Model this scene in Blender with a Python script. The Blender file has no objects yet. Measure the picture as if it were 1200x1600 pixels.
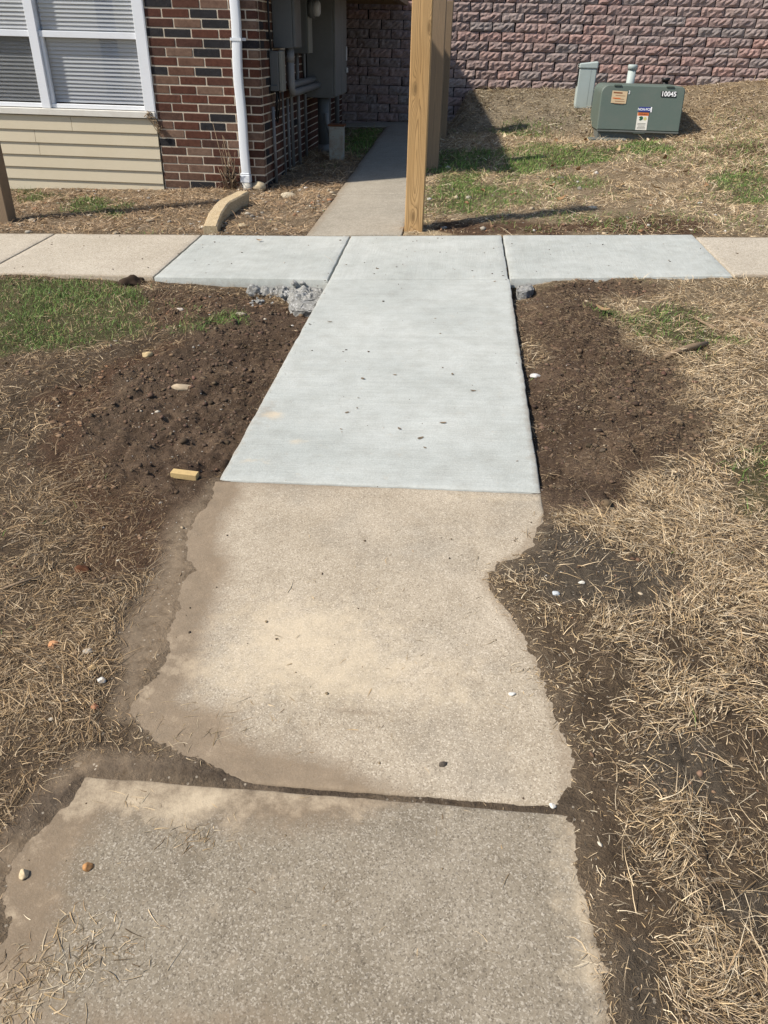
import bpy, bmesh, math, random
import numpy as np
from mathutils import Matrix, Vector

sc = bpy.context.scene
COL = sc.collection
rng = np.random.default_rng(7)
random.seed(7)

# ------------------------------------------------------------------ camera
F_PX, CAM_H = 1190.0, 1.5
ROLL, PITCH, YAW = math.radians(1.5), math.atan(734 / 1190), math.radians(4.6)
RC = (Matrix.Rotation(YAW, 3, 'Z') @ Matrix.Rotation(math.pi / 2 - PITCH, 3, 'X') @ Matrix.Rotation(ROLL, 3, 'Z'))
cam_data = bpy.data.cameras.new('camera')
cam = bpy.data.objects.new('camera', cam_data)
COL.objects.link(cam)
cam.matrix_world = Matrix.Translation((0, 0, CAM_H)) @ RC.to_4x4()
cam_data.sensor_fit = 'VERTICAL'
cam_data.sensor_height = 32.0
cam_data.lens = F_PX / 1600 * 32.0
cam_data.clip_start = 0.05
cam_data.clip_end = 400
sc.camera = cam

# ------------------------------------------------------------------ light
SUN_EL = math.radians(48)
SUN_AZ = math.atan2(-0.91, -0.41)            # clockwise from +Y
w = bpy.data.worlds.new('World')
sc.world = w
w.use_nodes = True
nt = w.node_tree
nt.nodes.clear()
sky = nt.nodes.new('ShaderNodeTexSky')
sky.sky_type = 'NISHITA'
sky.sun_disc = False
sky.sun_elevation = SUN_EL
sky.sun_rotation = SUN_AZ % (2 * math.pi)
bg = nt.nodes.new('ShaderNodeBackground')
bg.inputs['Strength'].default_value = 0.115
wo = nt.nodes.new('ShaderNodeOutputWorld')
nt.links.new(sky.outputs[0], bg.inputs[0])
nt.links.new(bg.outputs[0], wo.inputs[0])
sun_d = bpy.data.lights.new('sun', 'SUN')
sun_d.energy = 4.8
sun_d.angle = math.radians(2.0)
sun_d.color = (1.0, 0.925, 0.815)
sun = bpy.data.objects.new('sun', sun_d)
COL.objects.link(sun)
to_sun = Vector((math.sin(SUN_AZ) * math.cos(SUN_EL), math.cos(SUN_AZ) * math.cos(SUN_EL), math.sin(SUN_EL)))
sun.rotation_euler = to_sun.to_track_quat('Z', 'Y').to_euler()
sc.view_settings.view_transform = 'Standard'
sc.view_settings.look = 'None'
sc.view_settings.exposure = 0.36
sc.view_settings.gamma = 1.0
sc.view_settings.use_curve_mapping = False

# ------------------------------------------------------------------ survey helpers
GX, GY = 0.03762558525704184, 0.031117765569929276      # the site falls to the left and towards the viewer
RN = np.array(RC)


def base(X, Y):
    return GX * X + GY * Y


def at(px, py, dz=0.0):
    """point of the sloping site plane seen at a photo position"""
    d = RN @ np.array([(px - 600) / F_PX, (800 - py) / F_PX, -1.0])
    t = (dz - CAM_H) / (d[2] - GY * d[1] - GX * d[0])
    return float(d[0] * t), float(d[1] * t)


def poly(*pts):
    return np.array([at(*p) for p in pts])


def sdf(P, X, Y):
    """signed distance to a polygon, negative inside"""
    shp = X.shape
    x, y = X.ravel(), Y.ravel()
    d2 = np.full(x.shape, 1e18)
    ins = np.zeros(x.shape, bool)
    n = len(P)
    for i in range(n):
        ax, ay = P[i]
        bx, by = P[(i + 1) % n]
        ex, ey = bx - ax, by - ay
        wx, wy = x - ax, y - ay
        t = np.clip((wx * ex + wy * ey) / (ex * ex + ey * ey + 1e-12), 0, 1)
        d2 = np.minimum(d2, (wx - ex * t) ** 2 + (wy - ey * t) ** 2)
        c = ((ay > y) != (by > y))
        if abs(by - ay) > 1e-12:
            ins ^= c & (x < (bx - ax) * (y - ay) / (by - ay) + ax)
    d = np.sqrt(d2)
    d[ins] *= -1
    return d.reshape(shp)


def sm(x, a, b):
    t = np.clip((x - a) / (b - a), 0, 1)
    return t * t * (3 - 2 * t)


def _hash(ix, iy, seed):
    h = (ix.astype(np.int64) * 374761393 + iy.astype(np.int64) * 668265263 + seed * 1274126177) & 0xFFFFFFFF
    h = ((h ^ (h >> 13)) * 1274126177) & 0xFFFFFFFF
    h = h ^ (h >> 16)
    return (h & 0xFFFF) / 65535.0


def vnoise(x, y, seed=0):
    ix, iy = np.floor(x), np.floor(y)
    fx, fy = x - ix, y - iy
    ux, uy = fx * fx * fx * (fx * (fx * 6 - 15) + 10), fy * fy * fy * (fy * (fy * 6 - 15) + 10)
    a, b = _hash(ix, iy, seed), _hash(ix + 1, iy, seed)
    c, d = _hash(ix, iy + 1, seed), _hash(ix + 1, iy + 1, seed)
    return ((a * (1 - ux) + b * ux) * (1 - uy) + (c * (1 - ux) + d * ux) * uy) * 2 - 1


def fbm(x, y, f, octv=4, seed=0, gain=0.5):
    v, a, tot = 0, 1.0, 0
    for o in range(octv):
        ca, sa = math.cos(o * 1.1 + .3), math.sin(o * 1.1 + .3)
        v = v + a * vnoise((x * ca - y * sa) * f, (x * sa + y * ca) * f, seed + o * 17)
        tot += a
        a *= gain
        f *= 2.03
    return v / tot


# ------------------------------------------------------------------ object helpers
def tag(o, label=None, cat=None, group=None, kind=None):
    if label: o['label'] = label
    if cat: o['category'] = cat
    if group: o['group'] = group
    if kind: o['kind'] = kind
    return o


def link(name, me, mat=None, parent=None, smooth=False):
    if mat is not None and not me.materials:
        me.materials.append(mat)
    if smooth and len(me.polygons):
        me.polygons.foreach_set('use_smooth', [True] * len(me.polygons))
    o = bpy.data.objects.new(name, me)
    COL.objects.link(o)
    if parent is not None:
        o.parent = parent
    return o


def empty(name, loc=(0, 0, 0), rz=0.0, **kw):
    o = bpy.data.objects.new(name, None)
    o.empty_display_size = 0.1
    o.location = loc
    o.rotation_euler = (0, 0, rz)
    COL.objects.link(o)
    return tag(o, **kw)


def bm_mesh(bm, name):
    me = bpy.data.meshes.new(name)
    bm.normal_update()
    bm.to_mesh(me)
    bm.free()
    return me


def add_box(bm, x0, x1, y0, y1, z0, z1, bev=0.0, seg=1):
    r = bmesh.ops.create_cube(bm, size=1.0)
    vs = r['verts']
    for v in vs:
        v.co = Vector((x0 + (v.co.x + .5) * (x1 - x0), y0 + (v.co.y + .5) * (y1 - y0), z0 + (v.co.z + .5) * (z1 - z0)))
    if bev > 0:
        es = {e for v in vs for e in v.link_edges}
        bmesh.ops.bevel(bm, geom=list(es), offset=bev, segments=seg, profile=0.5, affect='EDGES')


def box(name, x0, x1, y0, y1, z0, z1, mat, parent=None, bev=0.0, seg=1):
    bm = bmesh.new()
    add_box(bm, x0, x1, y0, y1, z0, z1, bev, seg)
    return link(name, bm_mesh(bm, name), mat, parent)


def add_tube(bm, pts, r, n=12, cap=True):
    pts = [Vector(p) for p in pts]
    rings = []
    rr = r if isinstance(r, (list, tuple)) else [r] * len(pts)
    up = None
    for i, p in enumerate(pts):
        if i == 0: t = pts[1] - p
        elif i == len(pts) - 1: t = p - pts[i - 1]
        else: t = (pts[i + 1] - p).normalized() + (p - pts[i - 1]).normalized()
        t.normalize()
        if up is None:
            up = Vector((0, 0, 1)) if abs(t.z) < 0.9 else Vector((1, 0, 0))
        a = t.cross(up).normalized()
        b = a.cross(t).normalized()
        up = b
        rings.append([bm.verts.new(p + a * math.cos(k * 2 * math.pi / n) * rr[i] + b * math.sin(k * 2 * math.pi / n) * rr[i]) for k in range(n)])
    for i in range(len(rings) - 1):
        for k in range(n):
            f = bm.faces.new((rings[i][k], rings[i][(k + 1) % n], rings[i + 1][(k + 1) % n], rings[i + 1][k]))
            f.smooth = True
    if cap:
        bm.faces.new(rings[0])
        bm.faces.new(rings[-1][::-1])
    bmesh.ops.recalc_face_normals(bm, faces=bm.faces[:])


def tube(name, pts, r, mat, parent=None, n=12):
    bm = bmesh.new()
    add_tube(bm, pts, r, n)
    return link(name, bm_mesh(bm, name), mat, parent)


def arrays_mesh(name, verts, faces_idx, loops_per, tint=None):
    """fast mesh from numpy: faces_idx (M,k) all with k corners"""
    me = bpy.data.meshes.new(name)
    nv, nf = len(verts), len(faces_idx)
    me.vertices.add(nv)
    me.vertices.foreach_set('co', verts.astype(np.float32).ravel())
    me.loops.add(nf * loops_per)
    me.loops.foreach_set('vertex_index', faces_idx.astype(np.int32).ravel())
    me.polygons.add(nf)
    me.polygons.foreach_set('loop_start', np.arange(nf, dtype=np.int32) * loops_per)
    me.update(calc_edges=True)
    if tint is not None:
        a = me.attributes.new('tint', 'FLOAT_COLOR', 'POINT')
        c = np.ones((nv, 4), np.float32)
        c[:, :3] = tint
        a.data.foreach_set('color', c.ravel())
    return me


# ------------------------------------------------------------------ materials
class NT:
    def __init__(s, name):
        s.m = bpy.data.materials.new(name)
        s.m.use_nodes = True
        s.t = s.m.node_tree
        s.b = s.t.nodes['Principled BSDF']
        s.b.inputs['Specular IOR Level'].default_value = 0.3
        s.b.inputs['Roughness'].default_value = 0.8

    def n(s, typ, **kw):
        nd = s.t.nodes.new(typ)
        for k, v in kw.items():
            if k in nd.inputs.keys() if isinstance(k, str) else False:
                s.set(nd.inputs[k], v)
            else:
                setattr(nd, k, v)
        return nd

    def set(s, inp, v):
        if hasattr(v, 'is_linked') or isinstance(v, bpy.types.NodeSocket):
            s.t.links.new(v, inp)
        else:
            if isinstance(v, (tuple, list)) and len(v) == 3 and inp.type == 'RGBA': v = (*v, 1)
            inp.default_value = v

    def coord(s, kind='Object', scale=(1, 1, 1), rand=False):
        tc = s.t.nodes.new('ShaderNodeTexCoord')
        mp = s.t.nodes.new('ShaderNodeMapping')
        s.t.links.new(tc.outputs[kind], mp.inputs['Vector'])
        mp.inputs['Scale'].default_value = scale
        if rand:
            oi = s.t.nodes.new('ShaderNodeObjectInfo')
            m = s.math('MULTIPLY', oi.outputs['Random'], 37.0)
            s.t.links.new(m, mp.inputs['Location'])
        return mp.outputs[0]

    def noise(s, vec, scale, detail=4, rough=0.55, dist=0.0):
        nd = s.t.nodes.new('ShaderNodeTexNoise')
        s.t.links.new(vec, nd.inputs['Vector'])
        nd.inputs['Scale'].default_value = scale
        nd.inputs['Detail'].default_value = detail
        nd.inputs['Roughness'].default_value = rough
        nd.inputs['Distortion'].default_value = dist
        return nd.outputs['Fac']

    def voro(s, vec, scale, out='Color', feature='F1'):
        nd = s.t.nodes.new('ShaderNodeTexVoronoi')
        nd.feature = feature
        s.t.links.new(vec, nd.inputs['Vector'])
        nd.inputs['Scale'].default_value = scale
        return nd.outputs[out]

    def ramp(s, fac, stops, interp='LINEAR'):
        nd = s.t.nodes.new('ShaderNodeValToRGB')
        s.t.links.new(fac, nd.inputs[0])
        cr = nd.color_ramp
        cr.interpolation = interp
        while len(cr.elements) < len(stops): cr.elements.new(0.5)
        for e, (p, c) in zip(cr.elements, stops):
            e.position = p
            if not isinstance(c, (tuple, list)): c = (c, c, c)
            e.color = (*c[:3], 1)
        return nd.outputs[0]

    def mix(s, fac, a, b, mode='MIX'):
        nd = s.t.nodes.new('ShaderNodeMix')
        nd.data_type = 'RGBA'
        nd.blend_type = mode
        s.set(nd.inputs[0], fac)
        s.set(nd.inputs[6], a)
        s.set(nd.inputs[7], b)
        return nd.outputs[2]

    def math(s, op, a, b=0.0, c=None):
        nd = s.t.nodes.new('ShaderNodeMath')
        nd.operation = op
        s.set(nd.inputs[0], a)
        s.set(nd.inputs[1], b)
        if c is not None: s.set(nd.inputs[2], c)
        return nd.outputs[0]

    def attr(s, name, out='Color'):
        nd = s.t.nodes.new('ShaderNodeAttribute')
        nd.attribute_name = name
        return nd.outputs[out]

    def bump(s, h, strength=0.5, dist=0.01, prev=None):
        nd = s.t.nodes.new('ShaderNodeBump')
        nd.inputs['Strength'].default_value = strength
        nd.inputs['Distance'].default_value = dist
        s.set(nd.inputs['Height'], h)
        if prev is not None: s.t.links.new(prev, nd.inputs['Normal'])
        return nd.outputs[0]

    def done(s, col=None, rough=None, normal=None, metal=None, spec=None):
        if col is not None: s.set(s.b.inputs['Base Color'], col)
        if rough is not None: s.set(s.b.inputs['Roughness'], rough)
        if normal is not None: s.t.links.new(normal, s.b.inputs['Normal'])
        if metal is not None: s.set(s.b.inputs['Metallic'], metal)
        if spec is not None: s.set(s.b.inputs['Specular IOR Level'], spec)
        return s.m


def painted(name, col, rough=0.5, dirt=0.25, scale=6.0, dirtcol=None, bump=0.15):
    m = NT(name)
    v = m.coord()
    n1 = m.noise(v, scale, 6, .65)
    n2 = m.noise(v, scale * 9, 4, .6)
    dc = dirtcol or tuple(c * .6 for c in col)
    c = m.mix(m.math('MULTIPLY', m.ramp(n1, [(.45, 0), (.75, 1)]), dirt), col, dc)
    c = m.mix(m.math('MULTIPLY', m.ramp(n2, [(.55, 0), (.8, 1)]), dirt * .7), c, dc)
    return m.done(c, rough, m.bump(n2, bump, .002))


def concrete(name, cols, speck, scale=260.0, grey=None, broom=None, blot=0.5, dirtcol=(.16, .12, .08), bump=.5):
    """cols: low/high base colour, speck: aggregate colours light/dark; attribute dust lays soil film over the rims and shades the sides"""
    m = NT(name)
    v = m.coord()
    big = m.noise(v, 1.6, 5, .6)
    med = m.noise(v, 9, 6, .65)
    fine = m.noise(v, scale * .35, 5, .7)
    wv = m.t.nodes.new('ShaderNodeTexNoise')
    wv.inputs['Scale'].default_value = scale * .5
    m.t.links.new(v, wv.inputs['Vector'])
    ad = m.t.nodes.new('ShaderNodeVectorMath')
    ad.operation = 'MULTIPLY_ADD'
    m.t.links.new(wv.outputs['Color'], ad.inputs[0])
    ad.inputs[1].default_value = (2.2 / scale,) * 3
    m.t.links.new(v, ad.inputs[2])
    v2 = ad.outputs[0]
    cellc = m.voro(v2, scale)
    sep = m.t.nodes.new('ShaderNodeSeparateColor')
    m.t.links.new(cellc, sep.inputs[0])
    c = m.mix(m.ramp(big, [(.35, 0), (.65, 1)]), cols[0], cols[1])
    if grey is not None:
        g = m.ramp(m.noise(v, 2.3, 6, .7), [(.48, 0), (.66, 1)])
        c = m.mix(m.math('MULTIPLY', g, .7), c, grey)
    c = m.mix(m.math('MULTIPLY', m.ramp(med, [(.4, 0), (.7, 1)]), blot), c, m.mix(1.0, c, (.72, .70, .67), 'MULTIPLY'))
    light = m.ramp(sep.outputs[0], [(.70, 0), (.92, 1)])
    dark = m.ramp(sep.outputs[1], [(.72, 0), (.95, 1)])
    c = m.mix(m.math('MULTIPLY', light, speck[2]), c, speck[0])
    c = m.mix(m.math('MULTIPLY', dark, speck[3]), c, speck[1])
    # bigger scattered stones in the mix
    c2 = m.voro(v2, scale * .42)
    sep2 = m.t.nodes.new('ShaderNodeSeparateColor')
    m.t.links.new(c2, sep2.inputs[0])
    d2 = m.voro(v2, scale * .42, 'Distance')
    st = m.math('MULTIPLY', m.ramp(sep2.outputs[0], [(.93, 0), (.95, 1)]), m.ramp(d2, [(.22, 1), (.40, 0)]))
    c = m.mix(m.math('MULTIPLY', st, speck[2] * .8), c, tuple(min(1, q * 1.12) for q in speck[0]))
    c = m.mix(m.math('MULTIPLY', m.ramp(fine, [(.35, 1), (.55, 0)]), .45 * speck[3] + .08), c, m.mix(1.0, c, (.55, .52, .48), 'MULTIPLY'))
    hgt = m.math('ADD', fine, m.math('MULTIPLY', sep.outputs[0], .6))
    if broom:
        bv = m.coord(scale=broom)
        bn = m.noise(bv, 1.0, 3, .6)
        bn2 = m.noise(m.coord(scale=tuple(q * .22 for q in broom)), 1.0, 4, .6)
        c = m.mix(m.math('MULTIPLY', m.ramp(bn, [(.38, 1), (.6, 0)]), .22), c, m.mix(1.0, c, (.72, .73, .73), 'MULTIPLY'))
        c = m.mix(m.math('MULTIPLY', m.ramp(bn2, [(.42, 1), (.62, 0)]), .18), c, m.mix(1.0, c, (.75, .77, .78), 'MULTIPLY'))
        hgt = m.math('ADD', hgt, m.math('MULTIPLY', bn, 1.6))
    # stains: sparse dark flecks of soil trodden over the surface
    fl = m.ramp(m.noise(v, 46, 3, .5, .6), [(.70, 0), (.76, 1)])
    fl = m.math('MULTIPLY', fl, m.ramp(m.noise(v, 3.1, 3, .5), [(.42, 0), (.7, 1)]))
    pit = m.math('MULTIPLY', m.ramp(m.voro(v2, scale * .16, 'Distance'), [(.10, 1), (.2, 0)]), m.ramp(m.noise(v, 12, 3, .5), [(.5, 0), (.62, 1)]))
    c = m.mix(m.math('MULTIPLY', pit, speck[3] * .6), c, tuple(q * .8 for q in speck[1]))
    c = m.mix(m.math('MULTIPLY', fl, .55), c, dirtcol)
    dust_shade = m.attr('dust_shade', 'Fac')
    dn = m.noise(v, 17, 9, .72)
    dfac = m.math('MULTIPLY', m.ramp(m.math('ADD', dust_shade, m.math('MULTIPLY', m.math('SUBTRACT', dn, .5), 1.3)), [(.15, 0), (.95, 1)]), .88)
    c = m.mix(dfac, c, m.mix(m.ramp(dn, [(.3, 0), (.7, 1)]), dirtcol, tuple(q * 1.5 for q in dirtcol)))
    pale = m.attr('pale', 'Fac')
    pfac = m.ramp(m.math('ADD', pale, m.math('MULTIPLY', m.math('SUBTRACT', dn, .5), 2.2)), [(.25, 0), (1.0, 1)])
    c = m.mix(m.math('MULTIPLY', pfac, .62), c, (.56, .465, .33))
    return m.done(c, .88, m.bump(hgt, bump, .003), spec=.25)


M = {}
M['new_x'] = concrete('fresh_concrete_cross_broom', ((.40, .418, .392), (.485, .50, .47)), ((.62, .64, .63), (.27, .29, .285), .16, .3), 330, broom=(7, 200, 40), blot=.55, bump=.5)
M['new_y'] = concrete('fresh_concrete_long_broom', ((.40, .418, .392), (.485, .50, .47)), ((.62, .64, .63), (.27, .29, .285), .16, .3), 330, broom=(200, 7, 40), blot=.55, bump=.5)
M['tan'] = concrete('weathered_tan_concrete', ((.365, .308, .228), (.44, .376, .288)), ((.68, .60, .48), (.14, .11, .078), .46, .55), 330, grey=(.315, .28, .225), blot=.75)
M['grey'] = concrete('weathered_grey_concrete', ((.222, .187, .136), (.29, .25, .19)), ((.52, .47, .39), (.075, .06, .045), .46, .58), 330, grey=(.205, .176, .134), blot=.8)
M['side'] = concrete('weathered_sidewalk_concrete', ((.40, .352, .278), (.455, .405, .325)), ((.60, .55, .47), (.2, .17, .13), .55, .6), 170, blot=.4)
M['walk'] = concrete('old_walkway_concrete', ((.29, .262, .21), (.345, .31, .25)), ((.46, .42, .35), (.18, .155, .12), .4, .4), 120, blot=.5)


def ground_mat():
    m = NT('soil')
    v = m.coord()
    c = m.attr('tint', 'Color')
    n1 = m.noise(v, 34, 6, .7)
    n2 = m.noise(v, 150, 5, .7)
    c = m.mix(m.ramp(n1, [(.3, .85), (.55, 0)]), c, m.mix(1.0, c, (.5, .47, .44), 'MULTIPLY'))
    c = m.mix(m.ramp(n2, [(.52, 0), (.75, .75)]), c, m.mix(1.0, c, (1.9, 1.8, 1.65), 'MULTIPLY'))
    cell = m.voro(v, 120)
    sp = m.t.nodes.new('ShaderNodeSeparateColor')
    m.t.links.new(cell, sp.inputs[0])
    grit = m.math('MULTIPLY', m.ramp(sp.outputs[0], [(.955, 0), (.96, 1)]), m.ramp(m.voro(v, 120, 'Distance'), [(.3, 1), (.4, 0)]))
    c = m.mix(m.math('MULTIPLY', grit, .7), c, (.42, .36, .28))
    h = m.math('ADD', m.math('MULTIPLY', n1, 2.0), n2)
    rough = m.attr('rough', 'Fac')
    b = m.t.nodes.new('ShaderNodeBump')
    b.inputs['Distance'].default_value = .012
    m.t.links.new(h, b.inputs['Height'])
    m.t.links.new(rough, b.inputs['Strength'])
    return m.done(c, .95, b.outputs[0], spec=.15)


M['ground'] = ground_mat()


def tint_mat(name, rough=.8, trans=0.0, var=.3):
    m = NT(name)
    c = m.attr('tint', 'Color')
    v = m.coord()
    c = m.mix(m.math('MULTIPLY', m.noise(v, 90, 3, .6), var), c, m.mix(1.0, c, (.55, .5, .45), 'MULTIPLY'))
    m.done(c, rough, spec=.2)
    if trans:
        m.b.inputs['Subsurface Weight'].default_value = 0
    return m.m


M['blade'] = tint_mat('dry_blade', .7)
M['green'] = tint_mat('green_blade', .55)
M['clod'] = tint_mat('clod', .95)
M['stone'] = tint_mat('stone_chip', .8)
M['leafmat'] = tint_mat('dead_leaf', .75)


def brick_mat():
    m = NT('brick')
    oi = m.t.nodes.new('ShaderNodeObjectInfo')
    r = oi.outputs['Random']
    v = m.coord(rand=True)
    c = m.ramp(r, [(0, (.088, .036, .024)), (.18, (.115, .043, .027)), (.33, (.066, .030, .022)), (.44, (.16, .095, .065)), (.54, (.19, .125, .09)), (.60, (.105, .045, .030)),
                   (.70, (.058, .028, .022)), (.80, (.17, .105, .073)), (.885, (.10, .039, .025)), (.90, (.018, .018, .021)), (1.0, (.026, .026, .029))])
    n = m.noise(v, 22, 6, .7)
    n2 = m.noise(v, 110, 4, .7)
    c = m.mix(m.ramp(n, [(.35, .75), (.6, 0)]), c, m.mix(1.0, c, (.55, .5, .5), 'MULTIPLY'))
    c = m.mix(m.math('MULTIPLY', m.ramp(n2, [(.58, 0), (.75, 1)]), .35), c, (.27, .18, .13))
    return m.done(c, .85, m.bump(m.math('ADD', n, n2), .6, .004), spec=.2)


M['brick'] = brick_mat()


def mortar_mat():
    m = NT('mortar')
    v = m.coord()
    n = m.noise(v, 60, 5, .7)
    return m.done(m.mix(n, (.46, .39, .30), (.62, .54, .43)), .95, m.bump(n, .6, .004))


M['mortar'] = mortar_mat()


def block_mat():
    m = NT('split_block')
    oi = m.t.nodes.new('ShaderNodeObjectInfo')
    v = m.coord(rand=True)
    c = m.ramp(oi.outputs['Random'], [(0, (.32, .23, .205)), (.2, (.28, .22, .205)), (.36, (.37, .24, .21)), (.5, (.27, .235, .222)), (.64, (.34, .245, .22)),
                                      (.76, (.30, .262, .245)), (.88, (.40, .25, .215)), (1.0, (.35, .295, .268))])
    n = m.noise(v, 26, 6, .75)
    n2 = m.noise(v, 7, 4, .6)
    c = m.mix(m.ramp(n, [(.36, .8), (.58, 0)]), c, m.mix(1.0, c, (.6, .58, .6), 'MULTIPLY'))
    c = m.mix(m.math('MULTIPLY', m.ramp(n, [(.58, 0), (.75, 1)]), .5), c, (.50, .38, .34))
    c = m.mix(m.math('MULTIPLY', m.ramp(n2, [(.5, 0), (.7, 1)]), .35), c, (.22, .20, .19))
    return m.done(c, .92, m.bump(n, .7, .009), spec=.2)


M['block'] = block_mat()
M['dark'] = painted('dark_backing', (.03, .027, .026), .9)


def wood_mat(name, c_lo, c_hi, knots=(), grey=0.0):
    m = NT(name)
    tc = m.t.nodes.new('ShaderNodeTexCoord')
    sp = m.t.nodes.new('ShaderNodeSeparateXYZ')
    m.t.links.new(tc.outputs['Object'], sp.inputs[0])
    x, y, z = sp.outputs
    lv = m.coord(scale=(6, 6, .55))
    warp = m.noise(lv, 1.6, 3, .5)
    xx = m.math('ADD', x, m.math('MULTIPLY', m.math('ADD', y, .074), .8))
    # flat sawn cathedrals: nested arches up the face
    t = m.math('ADD', m.math('MULTIPLY', m.math('POWER', m.math('ABSOLUTE', m.math('ADD', xx, -.004)), 1.3), 190.0), m.math('MULTIPLY', z, 1.7))
    t = m.math('ADD', t, m.math('MULTIPLY', warp, 5.5))
    for kx, kz in knots:
        dx = m.math('MULTIPLY', m.math('ADD', x, -kx), 1.0)
        dz = m.math('MULTIPLY', m.math('ADD', z, -kz), .22)
        r = m.math('SQRT', m.math('ADD', m.math('MULTIPLY', dx, dx), m.math('MULTIPLY', dz, dz)))
        t = m.math('ADD', t, m.math('MULTIPLY', m.math('EXPONENT', m.math('MULTIPLY', r, -42.0)), 7.0))
    fr = m.math('FRACT', t)
    line = m.ramp(fr, [(0, .15), (.45, .0), (.86, .55), (.93, 1), (1.0, .2)])
    fine = m.noise(m.coord(scale=(130, 130, 3.0)), 1.0, 4, .6)
    blot = m.noise(m.coord(scale=(5, 5, 1.2)), 1.0, 4, .6)
    c = m.mix(m.ramp(blot, [(.3, 0), (.7, 1)]), c_lo, c_hi)
    c = m.mix(m.math('MULTIPLY', line, .9), c, tuple(q * .34 for q in c_lo))
    c = m.mix(m.math('MULTIPLY', m.ramp(fine, [(.35, 1), (.6, 0)]), .30), c, tuple(q * .55 for q in c_lo))
    for kx, kz in knots:
        dx = m.math('ADD', x, -kx)
        dz = m.math('MULTIPLY', m.math('ADD', z, -kz), .32)
        r = m.math('SQRT', m.math('ADD', m.math('MULTIPLY', dx, dx), m.math('MULTIPLY', dz, dz)))
        c = m.mix(m.ramp(m.math('MULTIPLY', r, 40.0), [(.25, .75), (.75, 0)]), c, tuple(q * .35 for q in c_lo))
    if grey:
        c = m.mix(grey, c, (.20, .17, .135))
    return m.done(c, .75, m.bump(m.math('ADD', fine, m.math('MULTIPLY', line, -.6)), .35, .003))


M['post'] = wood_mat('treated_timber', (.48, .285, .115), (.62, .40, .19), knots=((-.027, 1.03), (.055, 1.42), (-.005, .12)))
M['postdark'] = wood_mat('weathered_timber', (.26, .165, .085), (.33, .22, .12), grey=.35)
M['white'] = painted('white_frame', (.72, .74, .77), .45, .15, 4, (.5, .47, .42))
M['whitewood'] = painted('painted_sill', (.66, .64, .58), .6, .3, 9, (.42, .36, .28))
M['downspout'] = painted('white_downspout', (.70, .73, .76), .4, .12, 5, (.5, .48, .44))
M['collar'] = painted('pipe_collar', (.50, .48, .42), .6, .35, 10, (.3, .25, .19))
M['siding'] = painted('cream_siding', (.54, .475, .35), .6, .22, 2.2, (.42, .35, .22))
M['blind'] = painted('blind_slat', (.43, .44, .455), .6, .10)
M['roof'] = painted('shingle_roof', (.06, .055, .05), .9)
M['upper'] = painted('upper_wall', (.16, .07, .05), .85, .3, 9)
M['cab'] = painted('grey_cabinet', (.165, .165, .158), .5, .4, 3, (.09, .085, .075))
M['cab2'] = painted('grey_box', (.115, .12, .12), .5, .3, 4, (.07, .068, .064))
M['beige'] = painted('beige_box', (.20, .20, .175), .5, .25, 4, (.2, .18, .15))
M['conduit'] = painted('grey_conduit', (.19, .19, .19), .5, .3, 5, (.11, .10, .09))
M['black'] = painted('black_cable', (.015, .015, .016), .5)
M['rustgrey'] = painted('rusted_steel', (.36, .35, .30), .7, .95, 5, (.22, .085, .03))
M['rust'] = painted('rust', (.16, .06, .025), .85, .6, 9, (.08, .035, .02))
M['metal'] = painted('galvanised', (.5, .5, .5), .35, .2)
M['trgreen'] = painted('transformer_green', (.10, .132, .112), .55, .6, 3.5, (.135, .15, .13))
M['trbase'] = painted('transformer_base', (.13, .14, .128), .7, .35, 6, (.08, .08, .07))
M['ped'] = painted('pedestal_plastic', (.40, .46, .44), .55, .3, 5, (.27, .29, .25))
M['edging'] = concrete('tan_cast_block', ((.46, .355, .21), (.53, .42, .265)), ((.66, .56, .40), (.24, .17, .10), .6, .6), 150, blot=.3)
M['oldc'] = concrete('broken_concrete', ((.21, .208, .195), (.285, .283, .265)), ((.5, .5, .49), (.13, .13, .12), .6, .7), 120, blot=.6)


def flat(name, col, rough=.5):
    m = NT(name)
    v = m.coord()
    n = m.noise(v, 60, 4, .6)
    return m.done(m.mix(m.math('MULTIPLY', n, .25), col, tuple(q * .7 for q in col)), rough)


M['paperw'] = flat('label_white', (.72, .70, .62))
M['papert'] = flat('label_tan', (.55, .42, .26))
M['orange'] = flat('label_orange', (.62, .16, .04))
M['blue'] = flat('label_blue', (.03, .045, .22))
M['inkw'] = flat('ink_white', (.85, .85, .85))
M['inkk'] = flat('ink_black', (.02, .02, .02))
M['inkg'] = flat('ink_green', (.02, .09, .05))
M['inky'] = flat('ink_yellow', (.55, .50, .16))
M['inkb'] = flat('ink_brown', (.22, .08, .03))


def glass_mat():
    m = NT('window_glass')
    m.b.inputs['Base Color'].default_value = (1, 1, 1, 1)
    tr = m.t.nodes.new('ShaderNodeBsdfTransparent')
    tr.inputs[0].default_value = (.985, .99, .995, 1)
    gl = m.t.nodes.new('ShaderNodeBsdfGlossy')
    gl.inputs['Roughness'].default_value = .03
    lw = m.t.nodes.new('ShaderNodeLayerWeight')
    lw.inputs[0].default_value = .5
    fr = m.math('ADD', m.math('MULTIPLY', m.math('POWER', lw.outputs['Facing'], 4.0), .35), .04)
    mx = m.t.nodes.new('ShaderNodeMixShader')
    m.t.links.new(fr, mx.inputs[0])
    m.t.links.new(tr.outputs[0], mx.inputs[1])
    m.t.links.new(gl.outputs[0], mx.inputs[2])
    out = m.t.nodes['Material Output']
    m.t.links.new(mx.outputs[0], out.inputs['Surface'])
    return m.m


M['glass'] = glass_mat()


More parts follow.
